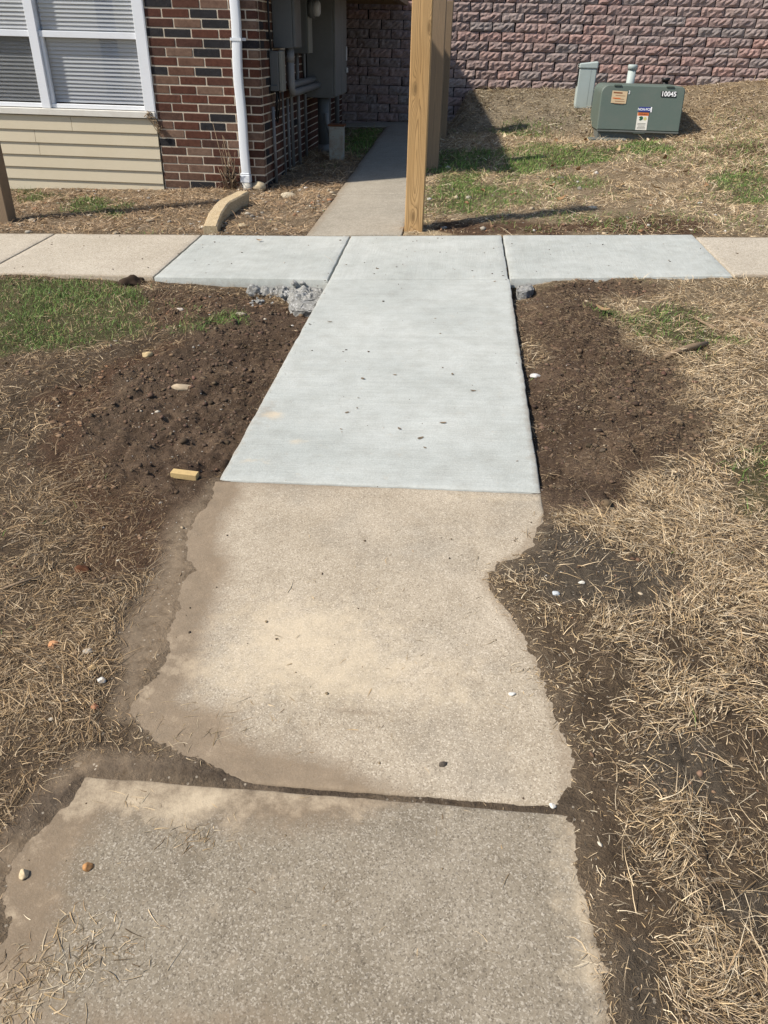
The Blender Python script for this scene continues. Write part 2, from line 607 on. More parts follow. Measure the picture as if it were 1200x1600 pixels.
def screen_mat():
    m = NT('insect_screen')
    tr = m.t.nodes.new('ShaderNodeBsdfTransparent')
    df = m.t.nodes.new('ShaderNodeBsdfDiffuse')
    df.inputs[0].default_value = (.05, .052, .045, 1)
    mx = m.t.nodes.new('ShaderNodeMixShader')
    mx.inputs[0].default_value = .2
    m.t.links.new(tr.outputs[0], mx.inputs[1])
    m.t.links.new(df.outputs[0], mx.inputs[2])
    m.t.links.new(mx.outputs[0], m.t.nodes['Material Output'].inputs['Surface'])
    return m.m


M['screen'] = screen_mat()

# ------------------------------------------------------------------ site: concrete slabs as measured corners
SLAB = {}
SLAB['oldL2'] = [(-6.4, 5.24), (-3.342, 5.215), (-3.345, 6.375), (-6.4, 6.40)]
SLAB['oldL1'] = [(-3.326, 5.215), (-2.062, 5.17), (-2.078, 6.355), (-3.33, 6.375)]
SLAB['newL'] = [(-2.05, 5.165), (-.838, 5.145), (-.845, 6.33), (-2.066, 6.35)]
SLAB['newM'] = [(-.824, 5.147), (.374, 5.20), (.366, 6.385), (-.832, 6.335)]
SLAB['newR'] = [(.388, 5.205), (1.85, 5.315), (1.85, 6.425), (.38, 6.385)]
SLAB['oldR1'] = [(1.862, 5.325), (4.4, 5.45), (4.4, 6.36), (1.862, 6.35)]
SLAB['oldR2'] = [(4.415, 5.45), (7.5, 5.55), (7.5, 6.40), (4.415, 6.36)]
SLAB['path'] = [(-.845, 2.505), (.382, 2.49), (.382, 5.193), (-.826, 5.14)]
SLAB['tan'] = [(-.87, 1.153), (.385, 1.142), (.385, 2.483), (-.86, 2.497)]
SLAB['grey'] = [(-.90, -.12), (.385, -.13), (.385, 1.128), (-.89, 1.140)]
SLAB['near'] = [(-.90, -1.4), (.385, -1.4), (.385, -.15), (-.90, -.14)]
WALKY = [6.40, 8.05, 9.75, 11.6, 13.42]
for i in range(4):
    SLAB['walk%d' % i] = [(-1.205, WALKY[i] + (-.05 if i == 0 else 0)), (-.43, WALKY[i]), (-.43, WALKY[i + 1] - .01), (-1.19, WALKY[i + 1] - .01)]
SLAB['landing'] = [(-1.97, 13.43), (-.25, 13.43), (-.25, 13.97), (-1.97, 13.97)]

# the concrete that mud and thatch leave bare on the two oldest slabs
BARE_TAN = poly((345, 735), (338, 775), (312, 805), (300, 835), (299, 868), (312, 890), (298, 908), (290, 945), (268, 990), (266, 1020), (250, 1060),
                (232, 1080), (218, 1108), (250, 1135), (300, 1150), (292, 1178), (330, 1198), (420, 1227), (640, 1246), (870, 1263), (877, 1215),
                (868, 1160), (858, 1110), (843, 1070), (832, 1035), (812, 1000), (788, 965), (764, 930), (752, 905), (768, 884), (802, 866),
                (818, 850), (836, 822), (850, 800), (850, 745))
BARE_GREY = poly((132, 1214), (220, 1216), (320, 1226), (420, 1232), (640, 1247), (880, 1268), (890, 1320), (905, 1370), (912, 1420), (922, 1480),
                 (932, 1530), (940, 1600), (950, 1700), (-40, 1700), (-30, 1560), (-5, 1490), (22, 1440), (10, 1400), (30, 1350), (64, 1302), (108, 1262))

Z = {}
Z['dark'] = [poly((330, 452), (500, 474), (478, 520), (440, 580), (400, 650), (352, 742), (330, 790), (280, 800), (200, 760), (150, 690), (170, 620), (215, 570), (290, 520)),
             poly((806, 440), (1040, 435), (955, 480), (950, 530), (1040, 560), (1090, 620), (1085, 690), (1000, 740), (960, 790), (852, 800), (842, 700), (825, 600))]
Z['gravelly'] = [poly((240, 440), (390, 450), (500, 474), (400, 485), (330, 500), (230, 520), (205, 470))]
Z['brown'] = [poly((60, 620), (180, 560), (330, 520), (330, 790), (250, 900), (150, 900), (90, 780)),
              poly((685, 366), (1105, 366), (1110, 352), (1040, 340), (900, 345), (760, 350), (690, 345)),
              poly((1080, 232), (1200, 225), (1200, 245), (1120, 250))]
Z['green'] = [poly((-60, 428), (190, 440), (235, 470), (205, 520), (120, 545), (-60, 560)), poly((300, 497), (372, 480), (372, 492), (290, 512)),
              poly((955, 492), (1080, 478), (1150, 530), (1105, 558), (985, 532)), poly((1140, 735), (1215, 705), (1215, 790), (1160, 800)),
              poly((668, 345), (725, 335), (770, 300), (760, 235), (672, 235)), poly((770, 290), (960, 250), (1080, 235), (1000, 222), (800, 250)),
              poly((1100, 280), (1215, 255), (1215, 325), (1135, 318)), poly((545, 192), (603, 200), (585, 250), (535, 240)),
              poly((20, 292), (62, 290), (62, 312), (20, 306)), poly((95, 306), (190, 312), (180, 336), (100, 332))]
Z['mud'] = [poly((335, 760), (300, 835), (296, 905), (262, 990), (246, 1060), (214, 1110), (240, 1140), (170, 1120), (165, 1060), (190, 985), (225, 930), (245, 865), (285, 805)),
            poly((130, 1214), (320, 1226), (420, 1232), (420, 1220), (330, 1196), (292, 1178), (200, 1172), (130, 1185), (60, 1240), (20, 1290), (-30, 1340), (-30, 1490), (10, 1400), (64, 1302))]
Z['wet'] = [poly((120, 1212), (60, 1250), (30, 1290), (110, 1262), (135, 1216), (320, 1226), (420, 1236), (640, 1252), (890, 1276), (890, 1256), (640, 1236), (420, 1219), (330, 1196), (260, 1186), (160, 1190))]
Z['bare'] = [poly((815, 830), (900, 838), (1000, 870), (1050, 905), (1010, 955), (890, 935), (840, 905), (780, 895)),
             poly((1000, 1180), (1090, 1175), (1110, 1230), (1010, 1225)), poly((1090, 1390), (1230, 1370), (1230, 1440), (1120, 1450)),
             poly((960, 1480), (1030, 1450), (1050, 1600), (960, 1640))]


class Fan:
    """ground grid, fine near the viewer's end of the path and coarser with distance"""
    Y0, Y1, NR, NC = 0.42, 15.4, 640, 460

    def __init__(s):
        s.ys = s.Y0 * (s.Y1 / s.Y0) ** (np.arange(s.NR) / (s.NR - 1))
        s.ss = np.linspace(-1, 1, s.NC)

    @staticmethod
    def X(sv, Y):
        Yc = np.clip(Y, .42, 1e9)
        return -.08 * Yc + sv * (.62 * Yc + .65)

    def idx(s, X, Y):
        r = np.log(np.clip(Y, s.Y0, s.Y1) / s.Y0) / math.log(s.Y1 / s.Y0) * (s.NR - 1)
        c = ((X + .08 * Y) / (.62 * Y + .65) + 1) / 2 * (s.NC - 1)
        return np.clip(r, 0, s.NR - 1.001), np.clip(c, 0, s.NC - 1.001)

    def sample(s, A, X, Y):
        r, c = s.idx(X, Y)
        i, j = r.astype(int), c.astype(int)
        fr, fc = r - i, c - j
        return (A[i, j] * (1 - fr) * (1 - fc) + A[i, j + 1] * (1 - fr) * fc + A[i + 1, j] * fr * (1 - fc) + A[i + 1, j + 1] * fr * fc)


def zone(name, X, Y, soft=.06, amp=.20, seed=3):
    n = fbm(X, Y, 3.5, 6, seed, .62) * amp * (.45 if name in ('mud', 'wet') else 1) * (0.5 + 0.12 * np.clip(Y, 0, 10))
    v = np.zeros_like(X)
    for P in Z[name]:
        s_ = soft * (0.6 + .15 * np.clip(Y, 0, 10))
        v = np.maximum(v, sm(-(sdf(P, X, Y) + n), -s_, s_))
    return v


def survey(X, Y):
    """height, soil weights and slab mask of the ground at X, Y"""
    b = base(X, Y)
    R = {k: zone(k, X, Y, seed=10 + i) for i, k in enumerate(Z)}
    onslab = np.full(X.shape, 9.0)
    for k, P in SLAB.items():
        onslab = np.minimum(onslab, sdf(np.array(P), X, Y))
    dt, dg = sdf(BARE_TAN, X, Y), sdf(BARE_GREY, X, Y)
    rag = .7 * fbm(X, Y, 6, 4, 51, .6) + .42 * fbm(X, Y, 40, 5, 52, .7)
    bare = np.minimum(dt, dg) + rag * .036
    old = (Y < 2.53) & (np.abs(X) < 2.4)
    # relief
    lawn = fbm(X, Y, 3.0, 5, 61) * .020 + fbm(X, Y, 22, 3, 62) * .006
    rough = np.maximum(R['dark'], R['gravelly'])
    clod = (np.abs(fbm(X, Y, 7.5, 5, 71, .6)) * .060 - .018) + np.abs(fbm(X, Y, 26, 3, 72, .6)) * .014
    off = lawn * (1 - rough) + clod * rough
    off = off * (1 - .8 * R['mud']) - .012
    # soil stands lower beside the fresh concrete, lowest in the corner left of it
    off = off - .075 * np.exp(-(((X + 1.05) / .75) ** 2 + ((Y - 5.0) / .55) ** 2)) * (X < -.4)
    off = off - .020 * np.exp(-((X + .85) / .25) ** 2) * sm(Y, 2.4, 2.9) * (Y < 5.2) * (X < 0)
    off = off - .026 * np.exp(-((X - .40) / .10) ** 2) * sm(Y, 2.5, 2.8) * (Y < 5.3) * (X > 0)
    off = off - .05 * np.exp(-(((X - .5) / .18) ** 2 + ((Y - 5.05) / .18) ** 2))
    off = off + .03 * np.exp(-((X - .75) / .25) ** 2) * sm(Y, 2.6, 3.2) * (1 - sm(Y, 4.6, 5.2))
    off = off + .022 * sm(Y, 6.4, 6.9) * (X > -.2)
    # bank rising to the retaining wall
    rise = .43 * sm(Y, 12.15, 13.9) * sm(X, -.20, .10) + .10 * sm(X, 3.0, 5.0) * sm(Y, 11.5, 13.5)
    off = off + rise - .10 * np.exp(-(((X - 2.2) / .8) ** 2 + ((Y - 12.0) / .42) ** 2))
    off = off + 2.1 * sm(Y, 14.35, 15.0)
    off = off + .02 * np.exp(-((Y - 8.15) / .25) ** 2) * (X < -2)
    # under and over the slabs
    edge = sm(onslab, -.012, .012)
    young = ~old
    z_out = off
    zin = np.where(young, -.06, 0)
    z_old = -.030 + .024 * sm(bare, -.10, -.03) + .0105 * sm(bare, -.035, .06) + .0015 * rag + .013 * R['wet'] * (1 - sm(X, -.58, -.36)) + np.where(bare > .05, (np.clip(off + .012, -.006, .03)) * sm(bare, .05, .2), 0)
    off = np.where(old & (X > -1.15) & (X < .62), z_old * (1 - sm(np.abs(X + .25), .75, .88)) + np.maximum(off, -.004) * sm(np.abs(X + .25), .75, .88), off)
    off = np.where(young, zin * (1 - edge) + off * edge, off)
    off = np.where(Y < -1.5, off, off)
    return b + off, R, onslab, bare


fan = Fan()
GS, GYs = np.meshgrid(fan.ss, fan.ys)
GXs = Fan.X(GS, GYs)
HZ, RZ, ON, BARE = survey(GXs, GYs)
H = lambda X, Y: fan.sample(HZ, np.asarray(X, float), np.asarray(Y, float))
h1 = lambda x, y: float(H(np.array([x]), np.array([y]))[0])


def soil_tint(X, Y, R, bare):
    def c(*a): return np.array(a)[None, None, :]
    e = lambda a: a[..., None]
    n = fbm(X, Y, 2.2, 4, 91)
    n2 = fbm(X, Y, 9, 4, 92)
    t = c(.098, .070, .045) * (1 + .25 * e(n) + .25 * e(n2))
    back = sm(Y, 6.3, 6.6)
    t = t * (1 - e(back)) + e(back) * c(.20, .15, .10) * (1 + .3 * e(n2))
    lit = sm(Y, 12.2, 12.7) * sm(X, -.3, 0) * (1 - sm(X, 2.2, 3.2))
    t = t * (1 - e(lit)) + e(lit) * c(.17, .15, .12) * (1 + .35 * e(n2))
    t = t * (1 - e(R['brown'])) + e(R['brown']) * c(.092, .055, .033) * (1 + .3 * e(n2))
    t = t * (1 - e(R['gravelly'])) + e(R['gravelly']) * c(.10, .066, .042)
    dkc = c(.084, .056, .037) * (1 + .35 * e(n)) + e(sm(fbm(X, Y, 5, 4, 94), .0, .5)) * c(.05, .036, .024)
    far = np.where(X < 0, sm(X, -1.05, -1.7), sm(X, .75, 1.15))
    dkc = dkc * (1 - .75 * e(far)) + .75 * e(far) * c(.125, .090, .060) * (1 + .3 * e(n2))
    t = t * (1 - e(R['dark'])) + e(R['dark']) * dkc
    t = t * (1 - e(R['bare'])) + e(R['bare']) * c(.10, .080, .058)
    t = t * (1 - e(R['mud'])) + e(R['mud']) * c(.165, .127, .088) * (1 + .25 * e(n2))
    g = np.maximum(R['green'] * .7, .6 * (Y > 6.9) * (Y < 12.4) * (X > 0) * sm(fbm(X, Y, 1.4, 4, 403), -.25, .35) * (1 - sm(X, 1.4, 3.0)))
    t = t * (1 - e(g)) + e(g) * c(.085, .085, .035)
    near = (1 - sm(np.abs(bare), .015, .09)) * (Y < 2.6) * (1 - R['dark']) * np.where(X < 0, 1.0, .6)
    t = t * (1 - e(near)) + e(near) * c(.195, .148, .100)
    sand = sm(-sdf(poly((600, 352), (622, 345), (640, 342), (668, 356), (720, 365), (606, 366)), X, Y), -.02, .03)
    t = t * (1 - e(sand)) + e(sand) * c(.42, .33, .21) * (1 + .3 * e(n2))
    wet = R['wet']
    t = t * (1 - e(wet)) + e(wet) * c(.082, .062, .045) * (1 + .2 * e(n2))
    th = .45 * (1 - np.maximum.reduce([R['dark'], R['brown'], R['gravelly'], R['mud'], R['bare'], R['wet'], R['green']])) * ((X > .5) | (Y > 6.3)) * sm(Y, 1.5, 5)
    th = th * (1 - .7 * ((X < -.9) & (Y > 6.3)))
    t = t * (1 - e(th)) + e(th) * c(.30, .235, .145) * (1 + .3 * e(n2))
    return np.clip(t, .012, .8)


def build_ground():
    ys = np.concatenate([[-60, -18, -5, -1.5, -.4, .1], fan.ys, [16.5, 19, 26, 45, 110]])
    ss = np.concatenate([[-40, -12, -5, -2.4, -1.5, -1.15], fan.ss, [1.15, 1.5, 2.4, 5, 12, 40]])
    S_, Y_ = np.meshgrid(ss, ys)
    X_ = Fan.X(S_, Y_)
    Hh, R, on, bare = survey(X_, Y_)
    Hh[6:6 + fan.NR, 6:6 + fan.NC] = HZ
    nr, nc = X_.shape
    v = np.stack([X_, Y_, Hh], -1).reshape(-1, 3)
    i = np.arange(nr * nc).reshape(nr, nc)
    f = np.stack([i[:-1, :-1], i[:-1, 1:], i[1:, 1:], i[1:, :-1]], -1).reshape(-1, 4)
    t = soil_tint(X_, Y_, R, bare).reshape(-1, 3)
    me = arrays_mesh('ground', v, f, 4, t)
    a = me.attributes.new('rough', 'FLOAT', 'POINT')
    a.data.foreach_set('value', (1.0 - .75 * R['mud']).astype(np.float32).ravel())
    tag(link('ground', me, M['ground'], smooth=True), kind='structure')


build_ground()


def slab(key, mat, parent, res=.03, thick=.11, drop=.005, wav=.0015, grooves=()):
    P = np.array(SLAB[key])
    lx = np.linalg.norm(P[1] - P[0])
    ly = np.linalg.norm(P[3] - P[0])
    nx, ny = max(4, int(lx / res)), max(4, int(ly / res))
    def spaced(n, L):
        t = np.linspace(0, 1, n)
        e = min(.008 / L, .2)
        return np.concatenate([[0, e * .4], e + (1 - 2 * e) * t, [1 - e * .4, 1]])
    tu, tv = spaced(nx, lx), spaced(ny, ly)
    U, V = np.meshgrid(tu, tv)
    q = ((1 - U) * (1 - V))[..., None] * P[0] + (U * (1 - V))[..., None] * P[1] + (U * V)[..., None] * P[2] + ((1 - U) * V)[..., None] * P[3]
    X, Y = q[..., 0], q[..., 1]
    d = np.minimum(np.minimum(U, 1 - U) * lx, np.minimum(V, 1 - V) * ly)
    jit = (1 - sm(d, 0, .03))
    X = X + jit * fbm(X, Y, 14, 4, 5) * .004
    Y = Y + jit * fbm(X, Y, 14, 4, 6) * .004
    Zt = base(X, Y) + fbm(X, Y, 2.0, 4, 8) * wav - drop * (1 - np.clip(d / .008, 0, 1)) ** 2
    for g in grooves:
        Zt = Zt - .004 * np.exp(-((Y - g) / .006) ** 2)
    nr, nc = X.shape
    top = np.stack([X, Y, Zt], -1).reshape(-1, 3)
    i = np.arange(nr * nc).reshape(nr, nc)
    f = np.stack([i[:-1, :-1], i[:-1, 1:], i[1:, 1:], i[1:, :-1]], -1).reshape(-1, 4)
    ring = np.concatenate([i[0, :], i[1:, -1], i[-1, -2::-1], i[-2:0:-1, 0]])
    low = top[ring].copy()
    low[:, 2] -= thick
    n0 = len(top)
    k = np.arange(len(ring))
    k2 = (k + 1) % len(ring)
    side = np.stack([ring[k], n0 + k, n0 + k2, ring[k2]], -1)
    me = arrays_mesh('concrete_slab', np.concatenate([top, low]), np.concatenate([f, side]), 4)
    dust_shade = np.zeros(X.shape)
    pale = np.zeros(X.shape)
    if key in ('tan', 'grey', 'near'):
        bare = np.minimum(sdf(BARE_TAN, X, Y), sdf(BARE_GREY, X, Y))
        lf = sm(X, .1, -.3)
        dust_shade = sm(bare, -.022 - .14 * lf, .008) * (.55 + .65 * lf) + .2 * lf * sm(bare, -.4, -.05)
        if key == 'tan':
            dust_shade = np.maximum(dust_shade, .62 * np.exp(-(((X + .18) / .10) ** 2 + ((Y - 1.385) / .012) ** 2)))
            dust_shade = np.maximum(dust_shade, .6 * sm(X, -.45, -.6) * np.exp(-((Y - 1.33) / .05) ** 2))
            pale = .85 * np.exp(-(((X + .35) / .26) ** 2 + ((Y - 1.70) / .14) ** 2)) + .75 * np.exp(-(((X + .25) / .5) ** 2 + ((Y - 1.50) / .12) ** 2))
            pale = np.maximum(pale, .6 * np.exp(-(((X - .2) / .25) ** 2 + ((Y - 2.44) / .03) ** 2)))
        else:
            pale = sm(bare, -.11, -.01) * .62 * (.6 + .7 * fbm(X, Y, 6, 3, 9)) + .75 * np.exp(-(((X + .55) / .16) ** 2 + ((Y - 1.07) / .05) ** 2)) * 1.0
            pale = np.maximum(pale, .62 * np.exp(-((X - .345) / .022) ** 2))
    elif key == 'path':
        pale = .9 * np.exp(-(((X + .76) / .06) ** 2 + ((Y - 3.07) / .05) ** 2)) + .75 * np.exp(-(((X + .60) / .05) ** 2 + ((Y - 2.83) / .025) ** 2)) + .5 * np.exp(-(((X + .74) / .08) ** 2 + ((Y - 2.66) / .03) ** 2))
        dust_shade = np.maximum(.75 * sm(X, .335, .40) * (1 - sm(Y, 4.6, 5.2)), .5 * sm(X, -.80, -.86))
        dust_shade = np.maximum(dust_shade, .5 * np.exp(-(((X + .80) / .05) ** 2 + ((Y - 3.1) / .10) ** 2)))
    elif key.startswith('old'):
        dust_shade = .6 * sm(np.minimum(V, 1 - V) * ly, .05, .0)
    elif key.startswith('walk'):
        dust_shade = .7 * sm(U * lx, .10, 0)
    for nm, A in (('dust_shade', dust_shade), ('pale', pale)):
        a = me.attributes.new(nm, 'FLOAT', 'POINT')
        vals = np.concatenate([A.ravel(), np.full(len(low), .62 if nm == 'dust_shade' else 0.0)]).astype(np.float32)  # sides: soil film laid on thick, also to darken them like shade
        a.data.foreach_set('value', vals)
    o = link('concrete_slab', me, mat, parent, smooth=False)
    return o


walk = empty('sidewalk', kind='structure')
for k, m in (('oldL2', 'side'), ('oldL1', 'side'), ('newL', 'new_y'), ('newM', 'new_y'), ('newR', 'new_y'), ('oldR1', 'side'), ('oldR2', 'side')):
    slab(k, M[m], walk, .04, .12)
path = empty('path', kind='structure')
slab('path', M['new_x'], path, .02, grooves=(3.52, 4.10))
slab('tan', M['tan'], path, .012, drop=.006, wav=.003)
slab('grey', M['grey'], path, .010, drop=.006, wav=.003)
slab('near', M['grey'], path, .04)
pas = empty('walkway', kind='structure')
for i in range(4): slab('walk%d' % i, M['walk'], pas, .04)
slab('landing', M['walk'], pas, .05)

# ------------------------------------------------------------------ apartment building
FY, SX, BY1 = 8.296, -1.98, 14.1      # facade plane, side wall plane, rear end
HB = 3.05
bld = empty('apartment_building', (-5.5, FY, base(-5.5, FY)), label='red brick apartment building with tan siding and white window', cat='building')
def onb(o):
    o.parent = bld
    o.matrix_parent_inverse = Matrix.Translation(-bld.location)
    return o
CRS, MZ0 = .0786, .239                # brick course, bottom of a known course
BRK = None
RISE = [MZ0 + CRS * k for k in range(-3, 24)]
BL, BH_, BD, JN = .267, CRS - .0115, .09, .0115


def brick_mesh(L, name, along='x'):
    bm = bmesh.new()
    add_box(bm, -L / 2, L / 2, 0, BD, 0, BH_, .004)
    if along == 'y':
        bmesh.ops.rotate(bm, verts=bm.verts, matrix=Matrix.Rotation(math.pi / 2, 3, 'Z'))
    me = bm_mesh(bm, name)
    me.materials.append(M['brick'])
    return me


cache = {}
def bricklen(L, along):
    key = (round(L, 3), along)
    if key not in cache: cache[key] = brick_mesh(L, 'brick', along)
    return cache[key]


X_PIER = -3.045
count = 0
side_rest = bmesh.new()
for r, z in enumerate(RISE):
    A = (r % 2 == 0)
    jj = lambda: random.uniform(-.0015, .0015)
    # front face of the pier, from the corner to the window
    x = SX
    first = .095 if not A else BL - JN
    while x > X_PIER + .03:
        L = first if x == SX else BL - JN
        x0 = max(x - L, X_PIER)
        if x - x0 > .03:
            me = bricklen(x - x0, 'x')
            o = bpy.data.objects.new('brick', me)
            o.location = ((x + x0) / 2, FY - .0045 + jj(), z + jj())
            o.rotation_euler = (0, jj() * .8, 0)
            COL.objects.link(o)
            onb(o)
        x = x0 - JN
    # return along the passage
    y = FY + (BD + .006 if A is False else BD + .006)
    k = 0
    while y < BY1:
        L = (BL - JN) if not (k == 0 and A) else (.15 if A else BL - JN)
        y1 = min(y + L, BY1)
        if y < 10.1:
            o = bpy.data.objects.new('brick', bricklen(round(y1 - y, 3), 'y'))
            o.location = (SX + .0045 + jj(), (y + y1) / 2, z + jj())
            COL.objects.link(o)
            onb(o)
        else:
            add_box(side_rest, SX - .05, SX + .0045, y, y1, z, z + BH_, .003)
        y = y1 + JN
        k += 1
rest = onb(link('brick_courses', bm_mesh(side_rest, 'brick_courses'), M['brick']))
rest['kind'] = 'stuff'
onb(box('mortar_wall', X_PIER + .002, SX - .001, FY + .0, FY + .16, -.1, 2.12, M['mortar']))
onb(box('mortar_wall', SX - .16, SX, FY + .17, BY1, -.1, 2.12, M['mortar']))
onb(box('dark_core', -9.0, SX - .17, FY + .22, BY1, -.1, 2.11, M['dark']))  # solid core painted near black, standing for the unlit room behind the blinds
onb(box('upper_wall', -9.0, SX + .004, FY - .004, BY1, 2.135, HB, M['upper']))
bm = bmesh.new()
add_box(bm, -9.3, SX + .12, FY - .10, BY1 + .1, HB, HB + .10)
onb(link('roof', bm_mesh(bm, 'roof'), M['roof']))

# siding boards under the window: real laps and butt joints
lap = [.792, .664, .546, .430, .312, .196, .08]
XS1 = -3.0545
joints = [(-3.94,), (-4.35,), (-4.33,), (), (-4.9,), ()]
for k in range(6):
    zt, zb = lap[k], lap[k + 1]
    xs = [XS1] + list(joints[k]) + [-6.2, -9.0]
    for a, b_ in zip(xs[:-1], xs[1:]):
        bm = bmesh.new()
        x0, x1 = b_ + .002, a - .002
        pr = [(FY - .018, zb), (FY - .014, zb - .004), (FY + .02, zb - .004), (FY + .02, zt), (FY - .004, zt)]
        va = [bm.verts.new((x0, y, z)) for y, z in pr]
        vb = [bm.verts.new((x1, y, z)) for y, z in pr]
        n = len(pr)
        for i in range(n):
            bm.faces.new((va[i], va[(i + 1) % n], vb[(i + 1) % n], vb[i]))
        bm.faces.new(va[::-1]); bm.faces.new(vb)
        bmesh.ops.recalc_face_normals(bm, faces=bm.faces[:])
        onb(link('siding_board', bm_mesh(bm, 'siding_board'), M['siding']))
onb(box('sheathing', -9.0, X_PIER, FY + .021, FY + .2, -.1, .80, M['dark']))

# window: frame, rails, mullion, panes, blinds
win = onb(box('window', -3.155, -3.052, FY - .022, FY + .10, .862, 2.13, M['white'], None, .003))
win.name = 'window'
def onw(o):
    o.parent = win
    return o
for xm in (-4.17, -5.30, -6.42):
    onw(box('mullion', xm - .045, xm + .045, FY - .016, FY + .10, .862, 2.128, M['white'], None, .003))
xb = [-3.157, -4.125, -4.215, -5.255, -5.345, -6.375]
for i, (xr, xl) in enumerate(((-3.157, -4.123), (-4.217, -5.253), (-5.347, -6.373))):
    onw(box('sash_rail', xl, xr, FY + .004, FY + .06, 1.468, 1.522, M['white'], None, .003))
    onw(box('bottom_rail', xl, xr, FY + .010, FY + .07, .864, .902, M['white'], None, .003))
    onw(box('side_rail', xl + .001, xl + .030, FY + .014, FY + .06, .903, 1.467, M['white'], None, .002))
    onw(box('pane', xl, xr, FY + .040, FY + .044, .903, 1.467, M['glass']))
    onw(box('pane', xl, xr, FY + .050, FY + .054, 1.523, 2.125, M['glass']))
    if i == 1:
        onw(box('insect_screen', xl + .03, xr, FY + .024, FY + .025, .903, 1.467, M['screen']))
    bm = bmesh.new()
    z = .915
    q = 0
    while z < 2.12:
        tilt = .012 + random.uniform(-.0015, .0015)
        sag = -.010 if (q in (5, 6) and i == 0) else 0
        ys = FY + .068
        vs = [bm.verts.new((xl + .01, ys - .007, z)), bm.verts.new((xr - .01, ys - .007, z + sag)), bm.verts.new((xr - .01, ys + .007, z + .0345 + sag * .2)), bm.verts.new((xl + .01, ys + .007, z + .0345))]
        bm.faces.new(vs)
        z += .0345
        q += 1
    bl_ = onw(link('blind', bm_mesh(bm, 'blind'), M['blind']))
    md = bl_.modifiers.new('thick', 'SOLIDIFY')
    md.thickness = .0012
bm = bmesh.new()
add_box(bm, -9.0, -3.052, FY - .034, FY + .05, .800, .858, .004)
onb(link('window_sill', bm_mesh(bm, 'window_sill'), M['whitewood']))
onb(box('trim_board', -3.0505, -3.0462, FY - .02, FY + .03, .80, 2.13, M['white']))

# ------------------------------------------------------------------ downspout
def downspout():
    t = empty('downspout', (-2.165, FY - .06, h1(-2.165, 8.2)), label='white square downspout with grey collar on the brick corner', cat='downspout')
    X0, Y0 = -2.165, FY - .058
    def on(o):
        o.parent = t
        o.matrix_parent_inverse = Matrix.Translation(-t.location)
    bm = bmesh.new()
    prof = []
    W, D = .042, .034
    zs = np.linspace(.33, 2.2, 24)
    rings = []
    for z in zs:
        dx = .006 * math.sin(z * 4.2) + .004 * math.sin(z * 9)
        pts = []
        for cx, cy, a0 in ((W - .01, D - .01, 0), (-W + .01, D - .01, 90), (-W + .01, -D + .01, 180), (W - .01, -D + .01, 270)):
            for a in (0, 45, 90):
                a_ = math.radians(a0 + a)
                pts.append(bm.verts.new((X0 + dx + cx + .01 * math.cos(a_), Y0 + cy + .01 * math.sin(a_), z)))
        rings.append(pts)
    n = len(rings[0])
    for a, b_ in zip(rings[:-1], rings[1:]):
        for i in range(n):
            bm.faces.new((a[i], a[(i + 1) % n], b_[(i + 1) % n], b_[i])).smooth = True
    on(link('pipe', bm_mesh(bm, 'pipe'), M['downspout']))
    bm = bmesh.new()
    add_box(bm, X0 - .052, X0 + .052, Y0 - .044, Y0 + .044, .245, .325, .012, 3)
    add_box(bm, X0 - .047, X0 + .047, Y0 - .040, Y0 + .040, .3255, .338, .006, 2)
    on(link('sleeve', bm_mesh(bm, 'sleeve'), M['downspout']))
    bm = bmesh.new()
    add_tube(bm, [(X0 + .004, Y0, .10), (X0 + .004, Y0, .244)], .053, 20)
    on(link('collar', bm_mesh(bm, 'collar'), M['collar']))
    bm = bmesh.new()
    zc = 1.492
    add_box(bm, X0 - .047, X0 + .050, Y0 - .039, Y0 - .0365, zc - .012, zc + .012)
    for s in (-1, 1):
        add_box(bm, X0 + s * .062 - .014, X0 + s * .062 + .014, Y0 + .046, Y0 + .049, zc - .012, zc + .012, .001)
        add_box(bm, X0 + s * .0495 - .002, X0 + s * .0495 + .002, Y0 - .038, Y0 + .048, zc - .012, zc + .012)
    on(link('strap', bm_mesh(bm, 'strap'), M['downspout']))


downspout()

# ------------------------------------------------------------------ retaining wall
WY = 14.0
rw = empty('retaining_wall', (2.0, WY, base(2, WY)), label='retaining wall of rough reddish split face blocks behind the bank', cat='wall')
BW, BHT = .345, .1275
variants = []
for k in range(9):
    bm = bmesh.new()
    nx, nz = 9, 5
    g = {}
    for i in range(nx):
        for j in range(nz):
            u, v = i / (nx - 1), j / (nz - 1)
            edge = min(u, 1 - u) * BW
            edge2 = min(v, 1 - v) * BHT
            e = min(edge, edge2)
            bulge = .014 * min(1, (e / .015)) ** .6
            rr = random.uniform(-.013, .013) if e > 0 else random.uniform(-.004, .004)
            xx = (u - .5) * (BW - .016) + (random.uniform(-.004, .004))
            zz = .002 + v * (BHT - .007) + (random.uniform(-.003, .003))
            g[i, j] = bm.verts.new((xx, -(bulge + rr), zz))
    for i in range(nx - 1):
        for j in range(nz - 1):
            bm.faces.new((g[i, j], g[i + 1, j], g[i + 1, j + 1], g[i, j + 1]))
    border = [g[i, 0] for i in range(nx)] + [g[nx - 1, j] for j in range(1, nz)] + [g[i, nz - 1] for i in range(nx - 2, -1, -1)] + [g[0, j] for j in range(nz - 2, 0, -1)]
    # the block tapers towards its back, which opens the dark joints
    bk = [bm.verts.new((v.co.x * .95, .14, v.co.z)) for v in border]
    for i in range(len(border)):
        j = (i + 1) % len(border)
        bm.faces.new((border[i], bk[i], bk[j], border[j]))
    bmesh.ops.recalc_face_normals(bm, faces=bm.faces[:])
    me = bm_mesh(bm, 'block')
    me.materials.append(M['block'])
    variants.append(me)


